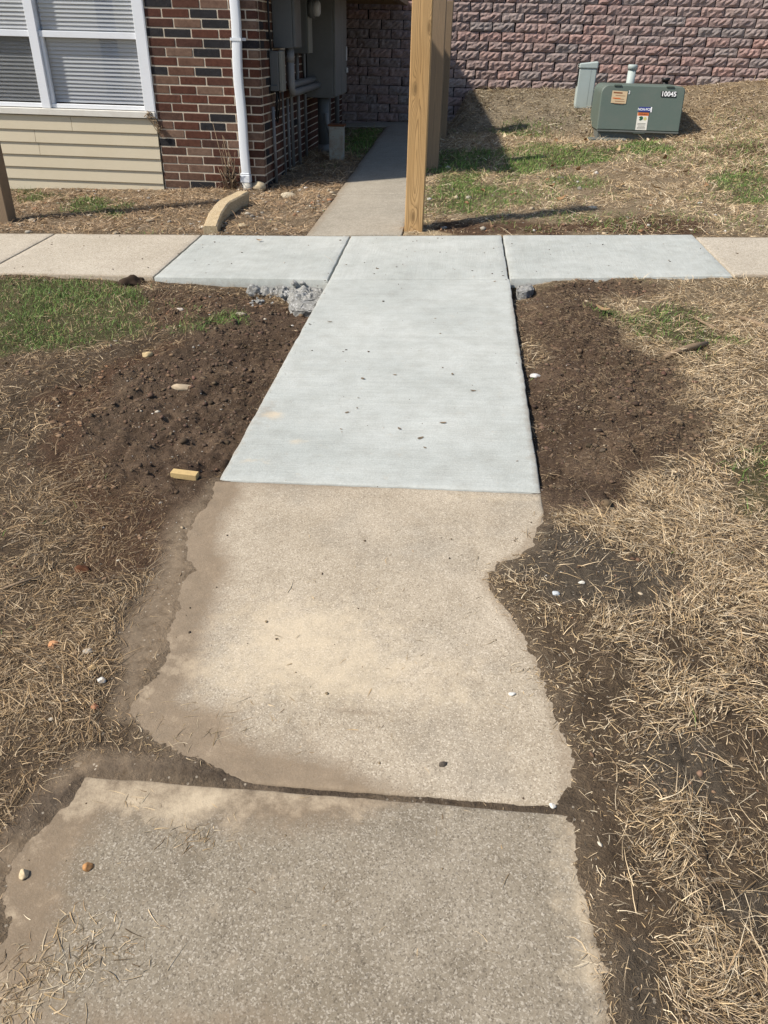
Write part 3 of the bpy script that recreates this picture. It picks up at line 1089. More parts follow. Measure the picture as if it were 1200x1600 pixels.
def lay_block(x, y, z):
    o = bpy.data.objects.new('block', random.choice(variants))
    o.location = Vector((x + random.uniform(-.004, .004), y + random.uniform(-.008, .008), z)) - rw.location
    o.rotation_euler = (random.uniform(-.01, .01), 0, random.uniform(-.02, .02))
    COL.objects.link(o)
    o.parent = rw


BATTER = .003
for r in range(19):
    z = .27 + r * BHT
    if z > 2.6: break
    x = -2.1 + (BW / 2 if r % 2 else 0) + .02 * (r % 3)
    while x < 5.6:
        low_tier = z < .83
        hidden = low_tier and x > .15
        if z > .80 or not hidden:
            if not (z < base(x, 13.9) - .12 and x < -.2):
                lay_block(x, WY + .02 + r * BATTER - (.13 if low_tier else 0), z)
        x += BW
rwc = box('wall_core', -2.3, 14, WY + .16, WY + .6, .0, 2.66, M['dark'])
rwc.parent = rw
rwc.matrix_parent_inverse = Matrix.Translation(-rw.location)

# ------------------------------------------------------------------ timber posts, and an unseen deck sized to darken the passage
def post(x, y, w_, top, mat, label, zb=None):
    zb = h1(x, y - w_ / 2 - .02) - .02 if zb is None else zb
    bm = bmesh.new()
    add_box(bm, -w_ / 2, w_ / 2, -w_ / 2, w_ / 2, 0, top - zb, .006, 2)
    bmesh.ops.subdivide_edges(bm, edges=[e for e in bm.edges if abs(e.verts[0].co.z - e.verts[1].co.z) > 1], cuts=24)
    sx = random.uniform(0, 9)
    for v in bm.verts:
        v.co.x += .0025 * math.sin(v.co.z * 2.3 + sx)
    o = link('timber_post', bm_mesh(bm, 'timber_post'), mat)
    o.location = (x, y, zb)
    tag(o, label, 'post', 'timber posts along the walkways')
    return o


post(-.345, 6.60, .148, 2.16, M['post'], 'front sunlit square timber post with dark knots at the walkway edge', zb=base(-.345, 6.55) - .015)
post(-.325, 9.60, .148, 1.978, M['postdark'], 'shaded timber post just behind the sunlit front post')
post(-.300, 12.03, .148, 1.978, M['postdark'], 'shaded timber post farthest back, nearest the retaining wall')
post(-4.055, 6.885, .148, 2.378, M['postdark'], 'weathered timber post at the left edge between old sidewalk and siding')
deck = empty('unseen_deck', (-1.1, 10, 1.98), label='unseen timber deck overhead, sized to shade the passage beside the brick wall', cat='deck')  # lies out of frame; extent chosen for the shade it throws
def ond(o):
    o.parent = deck
    o.matrix_parent_inverse = Matrix.Translation(-deck.location)
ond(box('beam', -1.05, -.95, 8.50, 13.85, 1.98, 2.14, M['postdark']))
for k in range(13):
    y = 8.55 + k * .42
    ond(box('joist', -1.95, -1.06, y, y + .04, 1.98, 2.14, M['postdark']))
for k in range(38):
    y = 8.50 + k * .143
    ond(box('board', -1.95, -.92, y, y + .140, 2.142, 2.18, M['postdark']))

# ------------------------------------------------------------------ meters, cabinets and conduits on the passage wall
WX = SX + .009
GRP = 'electrical boxes on the passage wall'
def thing_box(name, label, cat, x1, y0, y1, z0, z1, mat, group=GRP):
    o = box(name, WX, x1, y0, y1, z0, z1, mat, None, .006, 2)
    return tag(o, label, cat, group)
def child(o, p):
    o.parent = p
    return o

tb = thing_box('junction_box', 'small beige junction box low on the wall nearest the brick corner', 'box', WX + .085, 8.72, 8.90, 1.05, 1.40, M['cab2'])
child(box('cover', WX + .086, WX + .125, 8.745, 8.885, 1.045, 1.405, M['beige'], None, .008, 2), tb)
child(box('bracket', WX, WX + .07, 8.70, 8.719, 1.05, 1.10, M['cab2'], None, .003), tb)
tube('cable', [(WX + .02, 8.68, 2.2), (WX + .02, 8.68, 1.6), (WX + .025, 8.70, 1.41)], .011, M['black'], tb, 8)
bm = bmesh.new()
for k in range(5):
    a = 8.74 + k * .03
    add_tube(bm, [(WX + .05, a, 1.05), (WX + .045 + random.uniform(-.02, .02), a + random.uniform(-.02, .03), .93), (WX + .03, a + random.uniform(-.02, .04), .80 + random.uniform(-.06, .05))], .008, 6)
link('wires', bm_mesh(bm, 'wires'), M['black'], tb)
for k, (y, z0, z1) in enumerate(((8.68, h1(-1.95, 8.68) - .03, .91), (8.83, h1(-1.95, 9.1) - .03, 1.05), (9.42, h1(-1.95, 9.4) - .03, .95))):
    o = tube('conduit', [(WX + .022, y if k != 1 else 9.18, z0), (WX + .022, y if k != 1 else 9.17, z1)], .016 if k != 1 else .012, M['conduit'], None, 10)
    tag(o, ('thin grey conduit nearest the brick corner, ending in open air', 'thinnest grey conduit, rising to the beige junction box', 'thin grey conduit under the large meter box')[k], 'conduit', 'thin conduits on the passage wall')
ub = thing_box('meter_box', 'wide dark grey meter box mounted above two bent conduits', 'box', WX + .20, 8.93, 9.30, 1.425, 2.3, M['cab2'])
child(box('cover', WX + .201, WX + .225, 8.94, 9.29, 1.432, 2.28, M['cab2'], None, .005), ub)
def elbow(x, y0, z0, zlow, y1, r):
    pts = [(x, y0, z0), (x, y0, zlow + .09)]
    for k in range(1, 7):
        a = math.radians(15 * k)
        pts.append((x, y0 + .09 * (1 - math.cos(a)), zlow + .09 - .09 * math.sin(a)))
    pts.append((x, y1, zlow + .01))
    return pts
cd = tag(tube('conduit', elbow(WX + .155, 9.02, 1.424, 1.02, 10.68, .036), .036, M['conduit'], None, 14), 'fat grey conduit bending lowest from meter box to tall cabinet', 'conduit', 'bent conduits feeding the tall cabinet')
tube('coupling', [(WX + .155, 9.02, 1.30), (WX + .155, 9.02, 1.40)], .040, M['conduit'], cd, 14)
cd = tag(tube('conduit', elbow(WX + .10, 9.20, 1.424, 1.08, 10.68, .036), .036, M['conduit'], None, 14), 'fat grey conduit bending just above the lower bent conduit', 'conduit', 'bent conduits feeding the tall cabinet')
tube('coupling', [(WX + .10, 9.20, 1.32), (WX + .10, 9.20, 1.40)], .040, M['conduit'], cd, 14)
mb = thing_box('meter_socket', 'narrow dark grey socket box carrying the round electric meter', 'box', WX + .185, 9.83, 10.10, 1.37, 2.3, M['cab2'])
child(box('cover', WX + .186, WX + .20, 9.84, 10.09, 1.375, 1.72, M['beige'], None, .003), mb)
tube('meter_ring', [(WX + .186, 9.965, 1.80), (WX + .25, 9.965, 1.80)], .092, M['cab2'], mb, 24)
tube('meter_dome', [(WX + .2505, 9.965, 1.80), (WX + .30, 9.965, 1.80), (WX + .315, 9.965, 1.80)], [.078, .075, .055], M['metal'], mb, 24)
tube('tail_pipe', [(WX + .04, 9.95, 1.37), (WX + .04, 9.95, h1(-1.94, 9.95) - .03)], .02, M['conduit'], mb, 10)
cb = thing_box('electrical_cabinet', 'tall grey steel electrical cabinet with two doors', 'cabinet', WX + .34, 10.70, 11.72, .89, 2.35, M['cab'])
child(box('door', WX + .342, WX + .37, 10.71, 11.20, .91, 2.33, M['cab'], None, .004), cb)
child(box('door', WX + .342, WX + .37, 11.215, 11.71, .91, 2.33, M['cab'], None, .004), cb)
hb = child(box('latch', WX + .371, WX + .385, 11.60, 11.66, 1.28, 1.44, M['metal'], None, .003), cb)
child(box('padlock', WX + .372, WX + .40, 11.60, 11.65, 1.14, 1.20, M['metal'], None, .008, 2), cb)
bc = tag(tube('riser_pipe', [(WX + .19, 10.85, .889), (WX + .19, 10.85, h1(-1.79, 10.85) - .02)], .075, M['cab2'], None, 18), 'thick dark riser pipe running from cabinet underside into the soil', 'pipe')
tube('foot_sleeve', [(WX + .19, 10.85, h1(-1.79, 10.85) - .02), (WX + .19, 10.85, h1(-1.79, 10.85) + .10)], .082, M['conduit'], bc, 18)
tube('offset_pipe', [(WX + .24, 10.72, .72), (WX + .25, 10.72, .62), (WX + .32, 10.70, .40), (WX + .33, 10.70, .34)], .030, M['conduit'], bc, 10)
for y, x_, r_, za in ((9.62, .02, .013, 1.9), (9.70, .02, .010, 2.3), (10.45, .03, .018, 2.3)):
    tag(tube('conduit', [(WX + x_, y, h1(-1.95, y) - .03), (WX + x_, y, za)], r_, M['conduit'], None, 8),
        {9.62: 'short thin conduit between the meter box and the socket box', 9.70: 'thinnest full height conduit left of the socket box', 10.45: 'full height conduit between socket box and tall cabinet'}[y], 'conduit', 'thin conduits on the passage wall')
tag(tube('cable', [(WX + .03, 10.2, 2.3), (WX + .04, 10.3, 1.2), (WX + .05, 10.4, .95), (WX + .04, 10.55, 1.1), (WX + .03, 10.6, 1.5)], .009, M['black'], None, 7), 'slack black cable looping beside the tall cabinet', 'cable')
rp = empty('rusty_cover', (-1.52, 10.16, h1(-1.5, 10.16)), label='rust streaked steel cover standing in the soil beside the riser pipe', cat='cover')
bm = bmesh.new()
add_box(bm, -.085, .085, -.012, .012, -.02, .37, .004)
add_box(bm, -.085, -.065, .013, .14, -.02, .37, .003)
add_box(bm, .065, .085, .013, .14, -.02, .37, .003)
link('body', bm_mesh(bm, 'body'), M['rustgrey'], rp)
box('cap', -.10, .10, -.02, .16, .371, .392, M['rust'], rp, .004)
for y, w_, x_ in ((12.35, .02, .03), (12.9, .035, .06)):
    tag(tube('conduit', [(WX + x_, y, h1(-1.94, y) - .05), (WX + x_, y, 2.3)], w_, M['conduit'], None, 12),
        'pale slim conduit past the tall cabinet, nearer of two' if y < 12.5 else 'pale thicker conduit deepest in the dark passage', 'conduit', 'conduits deep in the passage')

# ------------------------------------------------------------------ transformer on the bank
def text_mesh(s, size, bold=0.0):
    cu = bpy.data.curves.new('lettering', 'FONT')
    cu.body = s
    cu.size = size
    cu.offset = bold
    cu.align_x = 'CENTER'
    cu.align_y = 'CENTER'
    o = bpy.data.objects.new('lettering', cu)
    COL.objects.link(o)
    dg = bpy.context.evaluated_depsgraph_get()
    me = bpy.data.meshes.new_from_object(o.evaluated_get(dg))
    bpy.data.objects.remove(o)
    return me


def transformer():
    X0, X1, Y0, D, ZB, ZT = 1.86, 2.98, 12.05, .80, .53, 1.075
    t = empty('transformer', ((X0 + X1) / 2, Y0, .40), label='green pad mounted transformer box numbered 10045 on the grassy bank', cat='transformer')
    def on(o):
        o.parent = t
        o.matrix_parent_inverse = Matrix.Translation(-t.location)
        return o
    # hood: profile of the front silhouette with rounded shoulders, swept to the back
    W = X1 - X0
    outline = [(0, 0), (W, 0)]
    for cx, r, a0, a1 in ((W, .06, 0, 90), (0, .10, 90, 180)):
        for k in range(7):
            a = math.radians(a0 + (a1 - a0) * k / 6)
            if cx: outline.append((W - r + r * math.cos(a), (ZT - ZB) - r + r * math.sin(a)))
            else: outline.append((r + r * math.cos(a), (ZT - ZB) - r + r * math.sin(a)))
    bm = bmesh.new()
    rows = []
    for yy, ins in ((0.0, .012), (.012, 0.0), (D - .012, 0.0), (D, .012)):
        row = []
        for x, z in outline:
            cx, cz = W / 2, (ZT - ZB) / 2
            sx, sz = 1 - 2 * ins / W, 1 - 2 * ins / (ZT - ZB)
            lean = .10 * (z / (ZT - ZB)) if yy < .1 else 0
            row.append(bm.verts.new((X0 + cx + (x - cx) * sx, Y0 + yy + lean, ZB + cz + (z - cz) * sz)))
        rows.append(row)
    n = len(outline)
    for a, b_ in zip(rows[:-1], rows[1:]):
        for i in range(n):
            bm.faces.new((a[i], a[(i + 1) % n], b_[(i + 1) % n], b_[i]))
    bm.faces.new(rows[0]); bm.faces.new(rows[-1][::-1])
    bmesh.ops.recalc_face_normals(bm, faces=bm.faces[:])
    on(link('hood', bm_mesh(bm, 'hood'), M['trgreen']))
    on(box('pad', X0 + .02, X1 - .02, Y0 + .05, Y0 + D - .02, .30, ZB - .004, M['trbase'], None, .01))
    on(box('pad_flange', X0 - .10, X0 + .42, Y0 - .12, Y0 + .049, .30, .432, M['trbase'], None, .01))
    on(box('latch', X0 + .50, X0 + .66, Y0 - .004, Y0 + .03, ZB - .035, ZB - .006, M['trgreen'], None, .004))
    on(box('hood_lip', X0 + .004, X1 - .004, Y0 - .006, Y0 + .02, ZB - .022, ZB - .002, M['trbase'], None, .003))
    on(box('hinge', X0 + .16, X0 + .26, Y0 + .085, Y0 + .105, ZT - .012, ZT + .008, M['trgreen'], None, .003))
    on(box('hinge', X1 - .26, X1 - .16, Y0 + .085, Y0 + .105, ZT - .012, ZT + .008, M['trgreen'], None, .003))
    lean = math.atan(.10 / (ZT - ZB))
    def decal(o, u, v, off):
        # u across, v up the leaning front face
        o.rotation_euler = (math.pi / 2 - lean, 0, 0)
        o.location = Vector((X0 + u, Y0 - .0055 - off + .10 * v / (ZT - ZB), ZB + v)) - t.location
        o.parent = t
        return o
    def patch(name, u, v, w_, h_, mat, off=0.0, tilt=0.0):
        bm = bmesh.new()
        add_box(bm, -w_ / 2, w_ / 2, -h_ / 2, h_ / 2, -.0006, .0006)
        bmesh.ops.rotate(bm, verts=bm.verts, matrix=Matrix.Rotation(tilt, 3, 'Z'))
        return decal(link(name, bm_mesh(bm, name), mat), u, v, off)
    sc_ = W / 125.0
    patch('number_plate', .905, .452, .205, .068, M['inkk'])
    decal(link('number_lettering', text_mesh('10045', .082, .0018), M['inkw']), .905, .452, .002)
    decal(link('number_lettering', text_mesh('3', .058), M['inkw']), .375, .458, .001)
    patch('warning_sticker', .248, .40, .205, .150, M['papert'], 0, -.03)
    patch('sticker_print', .225, .452, .12, .016, M['inkb'], .0015, -.03)
    patch('sticker_print', .215, .387, .105, .012, M['orange'], .0015, -.03)
    for k in range(4):
        patch('sticker_print', .262 - .01 * (k % 2), .418 - .028 * k - (.012 if k else 0), .13, .005, M['inkb'], .0015, -.03)
    patch('pcb_sticker', .612, .263, .155, .060, M['blue'])
    decal(link('pcb_lettering', text_mesh('NON-PCB', .040, .0008), M['inkw']), .610, .262, .002)
    patch('pcb_edge', .702, .262, .016, .064, M['inkw'])
    patch('hazard_label', .600, .118, .150, .215, M['paperw'])
    patch('hazard_header', .602, .205, .148, .038, M['orange'], .0012)
    decal(link('hazard_lettering', text_mesh('WARNING', .025, .0005), M['inkk']), .602, .204, .0026)
    # pictogram: a struck figure beside a yellow burst
    bm = bmesh.new()
    pts = [(-.055, .012), (-.03, .028), (-.005, .024), (.004, .006), (-.004, -.016), (-.028, -.028), (-.05, -.02), (-.038, 0)]
    bm.faces.new([bm.verts.new((x, y, 0)) for x, y in pts])
    decal(link('pictogram', bm_mesh(bm, 'pictogram'), M['inkg']), .605, .153, .002)
    bm = bmesh.new()
    bm.faces.new([bm.verts.new(((.030 if k % 2 else .014) * math.cos(k * math.pi / 8) + .03, (.030 if k % 2 else .014) * math.sin(k * math.pi / 8), 0)) for k in range(16)])
    decal(link('pictogram', bm_mesh(bm, 'pictogram'), M['inky']), .605, .153, .0022)
    for k in range(5):
        patch('label_print', .598, .092 - k * .016, .11 - .02 * (k % 3 == 2), .004, M['inkk'], .0014)


transformer()


def pedestal():
    x, y = 1.77, 13.15
    zb = h1(x, y) - .03
    t = empty('utility_pedestal', (x, y, zb), label='tall pale grey utility pedestal behind the left side of the green transformer', cat='pedestal')
    hgt = 1.30 - zb
    bm = bmesh.new()
    add_box(bm, -.125, .125, -.075, .10, 0, hgt - .065, .012, 2)
    link('body', bm_mesh(bm, 'body'), M['ped'], t)
    bm = bmesh.new()
    add_box(bm, -.135, .135, -.085, .11, hgt - .064, hgt, .016, 3)
    for v in bm.verts:
        if v.co.z > hgt - .02: v.co.z += .03 * (v.co.x + .135) / .27
    link('cap', bm_mesh(bm, 'cap'), M['ped'], t)
    bm = bmesh.new()
    for k in range(20):
        z = .30 + k * .025
        add_box(bm, -.140, -.1255, -.065, .08, z, z + .013)
    v_ = link('louvres', bm_mesh(bm, 'louvres'), M['black'], t)
    box('seam', .045, .047, -.0765, -.0745, .05, hgt - .08, M['trbase'], t)


pedestal()
o = empty('vent_pipe', (2.42, 13.2, h1(2.42, 13.2)), label='short pale grey capped pipe standing behind the transformer', cat='pipe')
z0 = o.location.z
tube('pipe', [(0, 0, -.05), (0, 0, 1.235 - z0)], .058, M['ped'], o, 18)
tube('cap', [(0, 0, 1.2355 - z0), (0, 0, 1.29 - z0), (0, 0, 1.302 - z0)], [.068, .068, .06], M['ped'], o, 18)
o = empty('black_pipe', (2.95, 13.3, h1(2.95, 13.3)), label='small black capped stub just behind the right shoulder of transformer', cat='pipe')
z0 = o.location.z
tube('stub', [(0, 0, -.05), (0, 0, 1.10 - z0)], .045, M['black'], o, 12)
tube('lid', [(0, 0, 1.1005 - z0), (0, 0, 1.145 - z0)], .060, M['black'], o, 12)

# ------------------------------------------------------------------ tan edging block beside the downspout
def edging():
    pts = [at(329, 363), at(338, 347), at(352, 333), at(381, 317)]
    P = [Vector((x, y, 0)) for x, y in pts]
    fine = []
    for i in range(len(P) - 1):
        for k in range(5): fine.append(P[i].lerp(P[i + 1], k / 5))
    fine.append(P[-1])
    bm = bmesh.new()
    rows = []
    Wd = .058
    for i, p in enumerate(fine):
        t = (fine[min(i + 1, len(fine) - 1)] - fine[max(i - 1, 0)]).normalized()
        s = Vector((t.y, -t.x, 0))
        b = base(p.x, p.y)
        u = i / (len(fine) - 1)
        top = .05 + .055 * min(1, u * 1.8)
        wd = Wd * (1.0 if u < .8 else 1.0)
        prof = [(-wd, -.08), (-wd, top - .012), (-wd + .012, top), (wd - .012, top), (wd, top - .012), (wd, -.08)]
        rows.append([bm.verts.new((p + s * a + Vector((0, 0, b + z_ + random.uniform(-.002, .002))))) for a, z_ in prof])
    for a, b_ in zip(rows[:-1], rows[1:]):
        for i in range(5): bm.faces.new((a[i], a[i + 1], b_[i + 1], b_[i]))
    bm.faces.new(rows[0][::-1]); bm.faces.new(rows[-1])
    bmesh.ops.recalc_face_normals(bm, faces=bm.faces[:])
    tag(link('edging_block', bm_mesh(bm, 'edging_block'), M['edging']), 'tan bent concrete edging block lying between fresh sidewalk and downspout', 'edging block')


edging()

# ------------------------------------------------------------------ stones, wood bits, rubble
def lump_mesh(name, sx, sy, sz, sub=2, rough=.25, flatb=True, seed=0, tint=None):
    r_ = random.Random(seed)
    bm = bmesh.new()
    bmesh.ops.create_icosphere(bm, subdivisions=sub, radius=1)
    cuts = [(Vector((r_.uniform(-1, 1), r_.uniform(-1, 1), r_.uniform(-.6, 1))).normalized(), r_.uniform(.55, .85)) for _ in range(7)]
    for v in bm.verts:
        p = v.co.copy()
        for n, d in cuts:
            k = p.dot(n)
            if k > d: p -= n * (k - d) * .9
        p *= 1 + rough * .3 * math.sin(p.x * 5 + seed) * math.sin(p.y * 4.3 + seed * 2) + r_.uniform(-rough, rough) * .12
        v.co = Vector((p.x * sx, p.y * sy, p.z * sz))
        if flatb and v.co.z < -sz * .5: v.co.z = -sz * .5
    me = bm_mesh(bm, name)
    if tint is not None:
        a = me.attributes.new('tint', 'FLOAT_COLOR', 'POINT')
        c = np.ones((len(me.vertices), 4), np.float32)
        c[:, :3] = tint
        n = np.array([r_.uniform(.8, 1.15) for _ in range(len(me.vertices))])
        c[:, :3] *= n[:, None]
        a.data.foreach_set('color', c.ravel())
    return me


def stone(name, px, py, size, tint, label, cat='stone', seed=1, rz=0.0, on=None, mat='stone', sink=.15, group=None, rough=.25):
    x, y = at(px, py)
    me = lump_mesh(name, *size, seed=seed, tint=tint, sub=3, rough=rough)
    o = link(name, me, M[mat], smooth=True)
    z = base(x, y) if on == 'slab' else h1(x, y)
    o.location = (x, y, z + size[2] * (.5 - sink))
    o.rotation_euler = (0, 0, rz)
    return tag(o, label, cat, group)


stone('pebble', 38, 1368, (.0105, .0125, .010), (.55, .44, .28), 'pale cream pebble on the grey slab close to its left rim', 'pebble', 3, .4, 'slab', sink=.0)
stone('pebble', 138, 1356, (.0115, .0105, .009), (.42, .22, .09), 'orange brown pebble lying on bare grey slab', 'pebble', 5, .9, 'slab', sink=.0)
stone('stone', 84, 1010, (.019, .016, .012), (.50, .25, .12), 'orange flat stone in the thatch left of the tan slab', 'stone', 8)
stone('stone', 145, 1048, (.013, .010, .008), (.50, .36, .18), 'small yellow tan stone among gravel left of the path', 'stone', 9)
stone('stone', 150, 1108, (.011, .010, .008), (.34, .15, .08), 'small rust red stone nearest the muddy left path rim', 'stone', 10)
stone('stone', 138, 1022, (.016, .012, .008), (.40, .36, .30), 'light grey beige stone beside straw on the left verge', 'stone', 12)
stone('stone', 160, 1068, (.013, .011, .008), (.55, .53, .49), 'white stone touching a small cluster left of the path', 'stone', 13)
stone('stone', 403, 296, (.085, .06, .06), (.48, .40, .27), 'rough pale rock tucked between downspout collar and brick corner', 'rock', 14)
stone('stone', 452, 305, (.085, .045, .035), (.52, .45, .33), 'flat cream rock in the brown litter beside the walkway', 'rock', 15)
stone('stone', 378, 352, (.055, .035, .02), (.50, .42, .28), 'flat tan stone just right of the bent edging block', 'rock', 16)
stone('stone', 838, 578, (.030, .022, .014), (.55, .54, .52), 'white stone in dark soil right of the fresh path', 'stone', 17)
stone('stone', 374, 482, (.040, .028, .02), (.40, .34, .27), 'brownish round stone on soil below the broken concrete edge', 'stone', 18)
stone('stone', 280, 474, (.028, .02, .014), (.52, .47, .40), 'pale stone in gravelly soil below the left sidewalk corner', 'stone', 19)
stone('stone', 868, 930, (.013, .010, .007), (.42, .45, .47), 'bluish grey stone in the bare patch right of tan slab', 'stone', 20)
stone('stone', 908, 914, (.011, .007, .006), (.60, .57, .50), 'bright white stone in the bare patch right of tan slab', 'stone', 21)
stone('stone', 692, 1195, (.011, .007, .006), (.09, .075, .06), 'dark grey chip lying near the bottom of the tan slab', 'stone', 22, .5, 'slab', sink=0)
stone('stone', 863, 1260, (.009, .007, .006), (.66, .62, .55), 'white chip at the right end of the slab joint', 'stone', 23, 0, 'slab', sink=0)
stone('stone', 800, 1085, (.010, .008, .004), (.62, .60, .55), 'small white chip on the right part of tan slab', 'stone', 24, 0, 'slab', sink=0)
stone('clod', 128, 885 + 5, (.028, .018, .018), (.11, .045, .022), 'reddish brown clod in straw on the left verge', 'clod', 25, mat='clod')
stone('clod', 205, 438, (.09, .06, .05), (.045, .03, .02), 'dark sod clump on the corner of the left green lawn', 'clod', 26, mat='clod', rough=.7)
stone('concrete_fragment', 286, 601, (.065, .028, .022), (.40, .32, .22), 'tan broken fragment lying in dark soil left of the fresh path', 'fragment', 27, .1)
stone('concrete_fragment', 229, 552, (.035, .02, .018), (.52, .40, .22), 'yellow tan chip where green lawn meets dark soil', 'fragment', 28, .5)


def wood_block():
    x, y = at(289, 748)
    bm = bmesh.new()
    add_box(bm, -.052, .052, -.014, .020, 0, .026, .002)
    o = link('wood_offcut', bm_mesh(bm, 'wood_offcut'), M['offcut'])
    o.location = (x, y, h1(x, y) + .002)
    o.rotation_euler = (.0, .03, -.06)
    tag(o, 'small yellow wood offcut lying on soil left of the slab joint', 'wood offcut')


M['offcut'] = painted('offcut_wood', (.50, .36, .16), .8, .7, 25, (.30, .21, .10), .5)
wood_block()


def chunk(name, pts_px, zlo, zhi, label, seed, n=40):
    """broken concrete piece: convex hull of scattered points inside an outline"""
    r_ = random.Random(seed)
    P = [at(*p) for p in pts_px]
    cx = sum(p[0] for p in P) / len(P); cy_ = sum(p[1] for p in P) / len(P)
    bm = bmesh.new()
    b = base(cx, cy_)
    for (x, y) in P:
        for k in range(3):
            f = r_.uniform(.82, 1.0)
            bm.verts.new((cx + (x - cx) * f, cy_ + (y - cy_) * f, b + (zlo if k == 0 else r_.uniform(zhi - .02, zhi))))
    for k in range(n // 4):
        a = r_.uniform(0, 6.28)
        bm.verts.new((cx + .05 * math.cos(a), cy_ + .05 * math.sin(a), b + zhi + r_.uniform(-.004, .004)))
    bmesh.ops.convex_hull(bm, input=bm.verts[:])
    for v in [v for v in bm.verts if not v.link_faces]: bm.verts.remove(v)
    bmesh.ops.triangulate(bm, faces=bm.faces[:])
    bmesh.ops.subdivide_edges(bm, edges=bm.edges[:], cuts=3, use_grid_fill=True, fractal=.25, seed=seed)
    for v in bm.verts:
        v.co += Vector((r_.uniform(-1, 1), r_.uniform(-1, 1), r_.uniform(-1, 1))) * .005
    tag(link(name, bm_mesh(bm, name), M['oldc']), label, 'concrete chunk')


chunk('concrete_chunk', [(447, 462), (468, 458), (500, 449), (510, 447), (505, 464), (497, 474), (470, 474), (455, 470)], -.14, -.045, 'large jagged concrete chunk in the corner left of the fresh path', 3)
chunk('concrete_chunk', [(806, 440), (832, 436), (838, 444), (822, 452), (808, 452)], -.12, -.02, 'broken concrete lump in the corner right of the fresh path', 4)


def spill():
    r_ = random.Random(5)
    bm = bmesh.new()
    nx, ny = 120, 46
    g = {}
    for i in range(nx):
        for j in range(ny):
            u, v = i / (nx - 1), j / (ny - 1)
            x = -1.46 + u * .60
            y = 5.138 - v * .34
            wd = .10 + .22 * float(sm(np.array(u), .45, .75)) + .05 * float(fbm(np.array([x]), np.array([0.0]), 7, 3, 77)[0])
            X1, Y1 = np.array([x]), np.array([y])
            nz = abs(float(fbm(X1, Y1, 9, 4, 78, .5)[0])) * .06 + float(fbm(X1, Y1, 55, 3, 79, .6)[0]) * .010
            fall = float(sm(np.array((5.138 - y) / max(wd, .02)), .55, 1.15)) + float(sm(np.array(u), .16, 0.0))
            z = base(x, y) - .062 + nz - .13 * fall - .02 * float(sm(np.array(u), .9, 1.0))
            g[i, j] = bm.verts.new((x, y, z))
    for i in range(nx - 1):
        for j in range(ny - 1):
            bm.faces.new((g[i, j], g[i, j + 1], g[i + 1, j + 1], g[i + 1, j]))
    for k in range(45):
        u = r_.random()
        px = 392 + u * 108 + r_.gauss(0, 2)
        py = 444 + r_.gauss(3, 6) + (6 if u < .4 else 0)
        x, y = at(px, py)
        y = min(y, 5.13)
        s = .008 + .022 * r_.random() ** 2
        m = bmesh.ops.create_icosphere(bm, subdivisions=1, radius=s)
        z = base(x, y) - .035 - .10 * max(0, 5.13 - y) / .25 * .5 + r_.uniform(-.02, .02)
        for v in m['verts']:
            v.co = Vector((v.co.x * r_.uniform(.5, 1.3), v.co.y * r_.uniform(.5, 1.3), v.co.z * r_.uniform(.4, 1.1))) + Vector((x, y, z))
    tag(link('concrete_spill', bm_mesh(bm, 'concrete_spill'), M['oldc']), 'rough broken ledge of spilled grey concrete under the left fresh sidewalk slab', 'rubble')


spill()


def stick(pts, r, label, mat='postdark'):
    P = []
    for px, py, dz in pts:
        x, y = at(px, py)
        P.append((x, y, h1(x, y) + dz))
    o = tube('stick', P, r, M[mat], None, 8)
    return tag(o, label, 'stick')


stick([(1038, 556, .01), (1060, 551, .02), (1082, 546, .025), (1104, 540, .02)], [.012, .016, .018, .012], 'thick dark stick lying at the rim of the right soil patch')
stick([(1150, 496, .015), (1175, 506, .02), (1205, 520, .02)], [.008, .012, .013], 'dark stick near the right frame edge above the dry grass')
stick([(1086, 498, .012), (1110, 510, .015), (1128, 520, .012)], [.006, .009, .007], 'short thin dark twig beside the right green patch')
stick([(62, 893 + 6, .01), (30, 908, .012), (5, 915, .01)], [.003, .004, .004], 'thin reddish twig in straw at the left frame edge')


def leaf_mesh(L, W, curl, seed, tint):
    r_ = random.Random(seed)
    bm = bmesh.new()
    rows = []
    n = 5
    for i in range(n):
        u = i / (n - 1)
        wv = W * math.sin(math.pi * (.08 + .86 * u)) * r_.uniform(.75, 1.15)
        x = (u - .5) * L
        z = curl * L * (4 * (u - .5) ** 2) * r_.uniform(.6, 1.2)
        rows.append([bm.verts.new((x, s * wv / 2, z + abs(s) * curl * W * r_.uniform(.3, .9))) for s in (-1, 0, 1)])
    for a, b in zip(rows[:-1], rows[1:]):
        for k in range(2): bm.faces.new((a[k], a[k + 1], b[k + 1], b[k]))
    me = bm_mesh(bm, 'leaf')
    a = me.attributes.new('tint', 'FLOAT_COLOR', 'POINT')
    c = np.ones((len(me.vertices), 4), np.float32)
    c[:, :3] = tint
    a.data.foreach_set('color', c.ravel())
    return me


def leaf(px, py, L, tint, label, seed, on=None, z=.004, group=None, curl=.18):
    x, y = at(px, py)
    o = link('dead_leaf', leaf_mesh(L, L * .55, curl, seed, tint), M['leafmat'], smooth=True)
    o.location = (x, y, (base(x, y) if on == 'slab' else h1(x, y)) + z)
    o.rotation_euler = (random.uniform(-.2, .2), random.uniform(-.15, .15), random.uniform(0, 6.28))
    return tag(o, label, 'leaf', group)


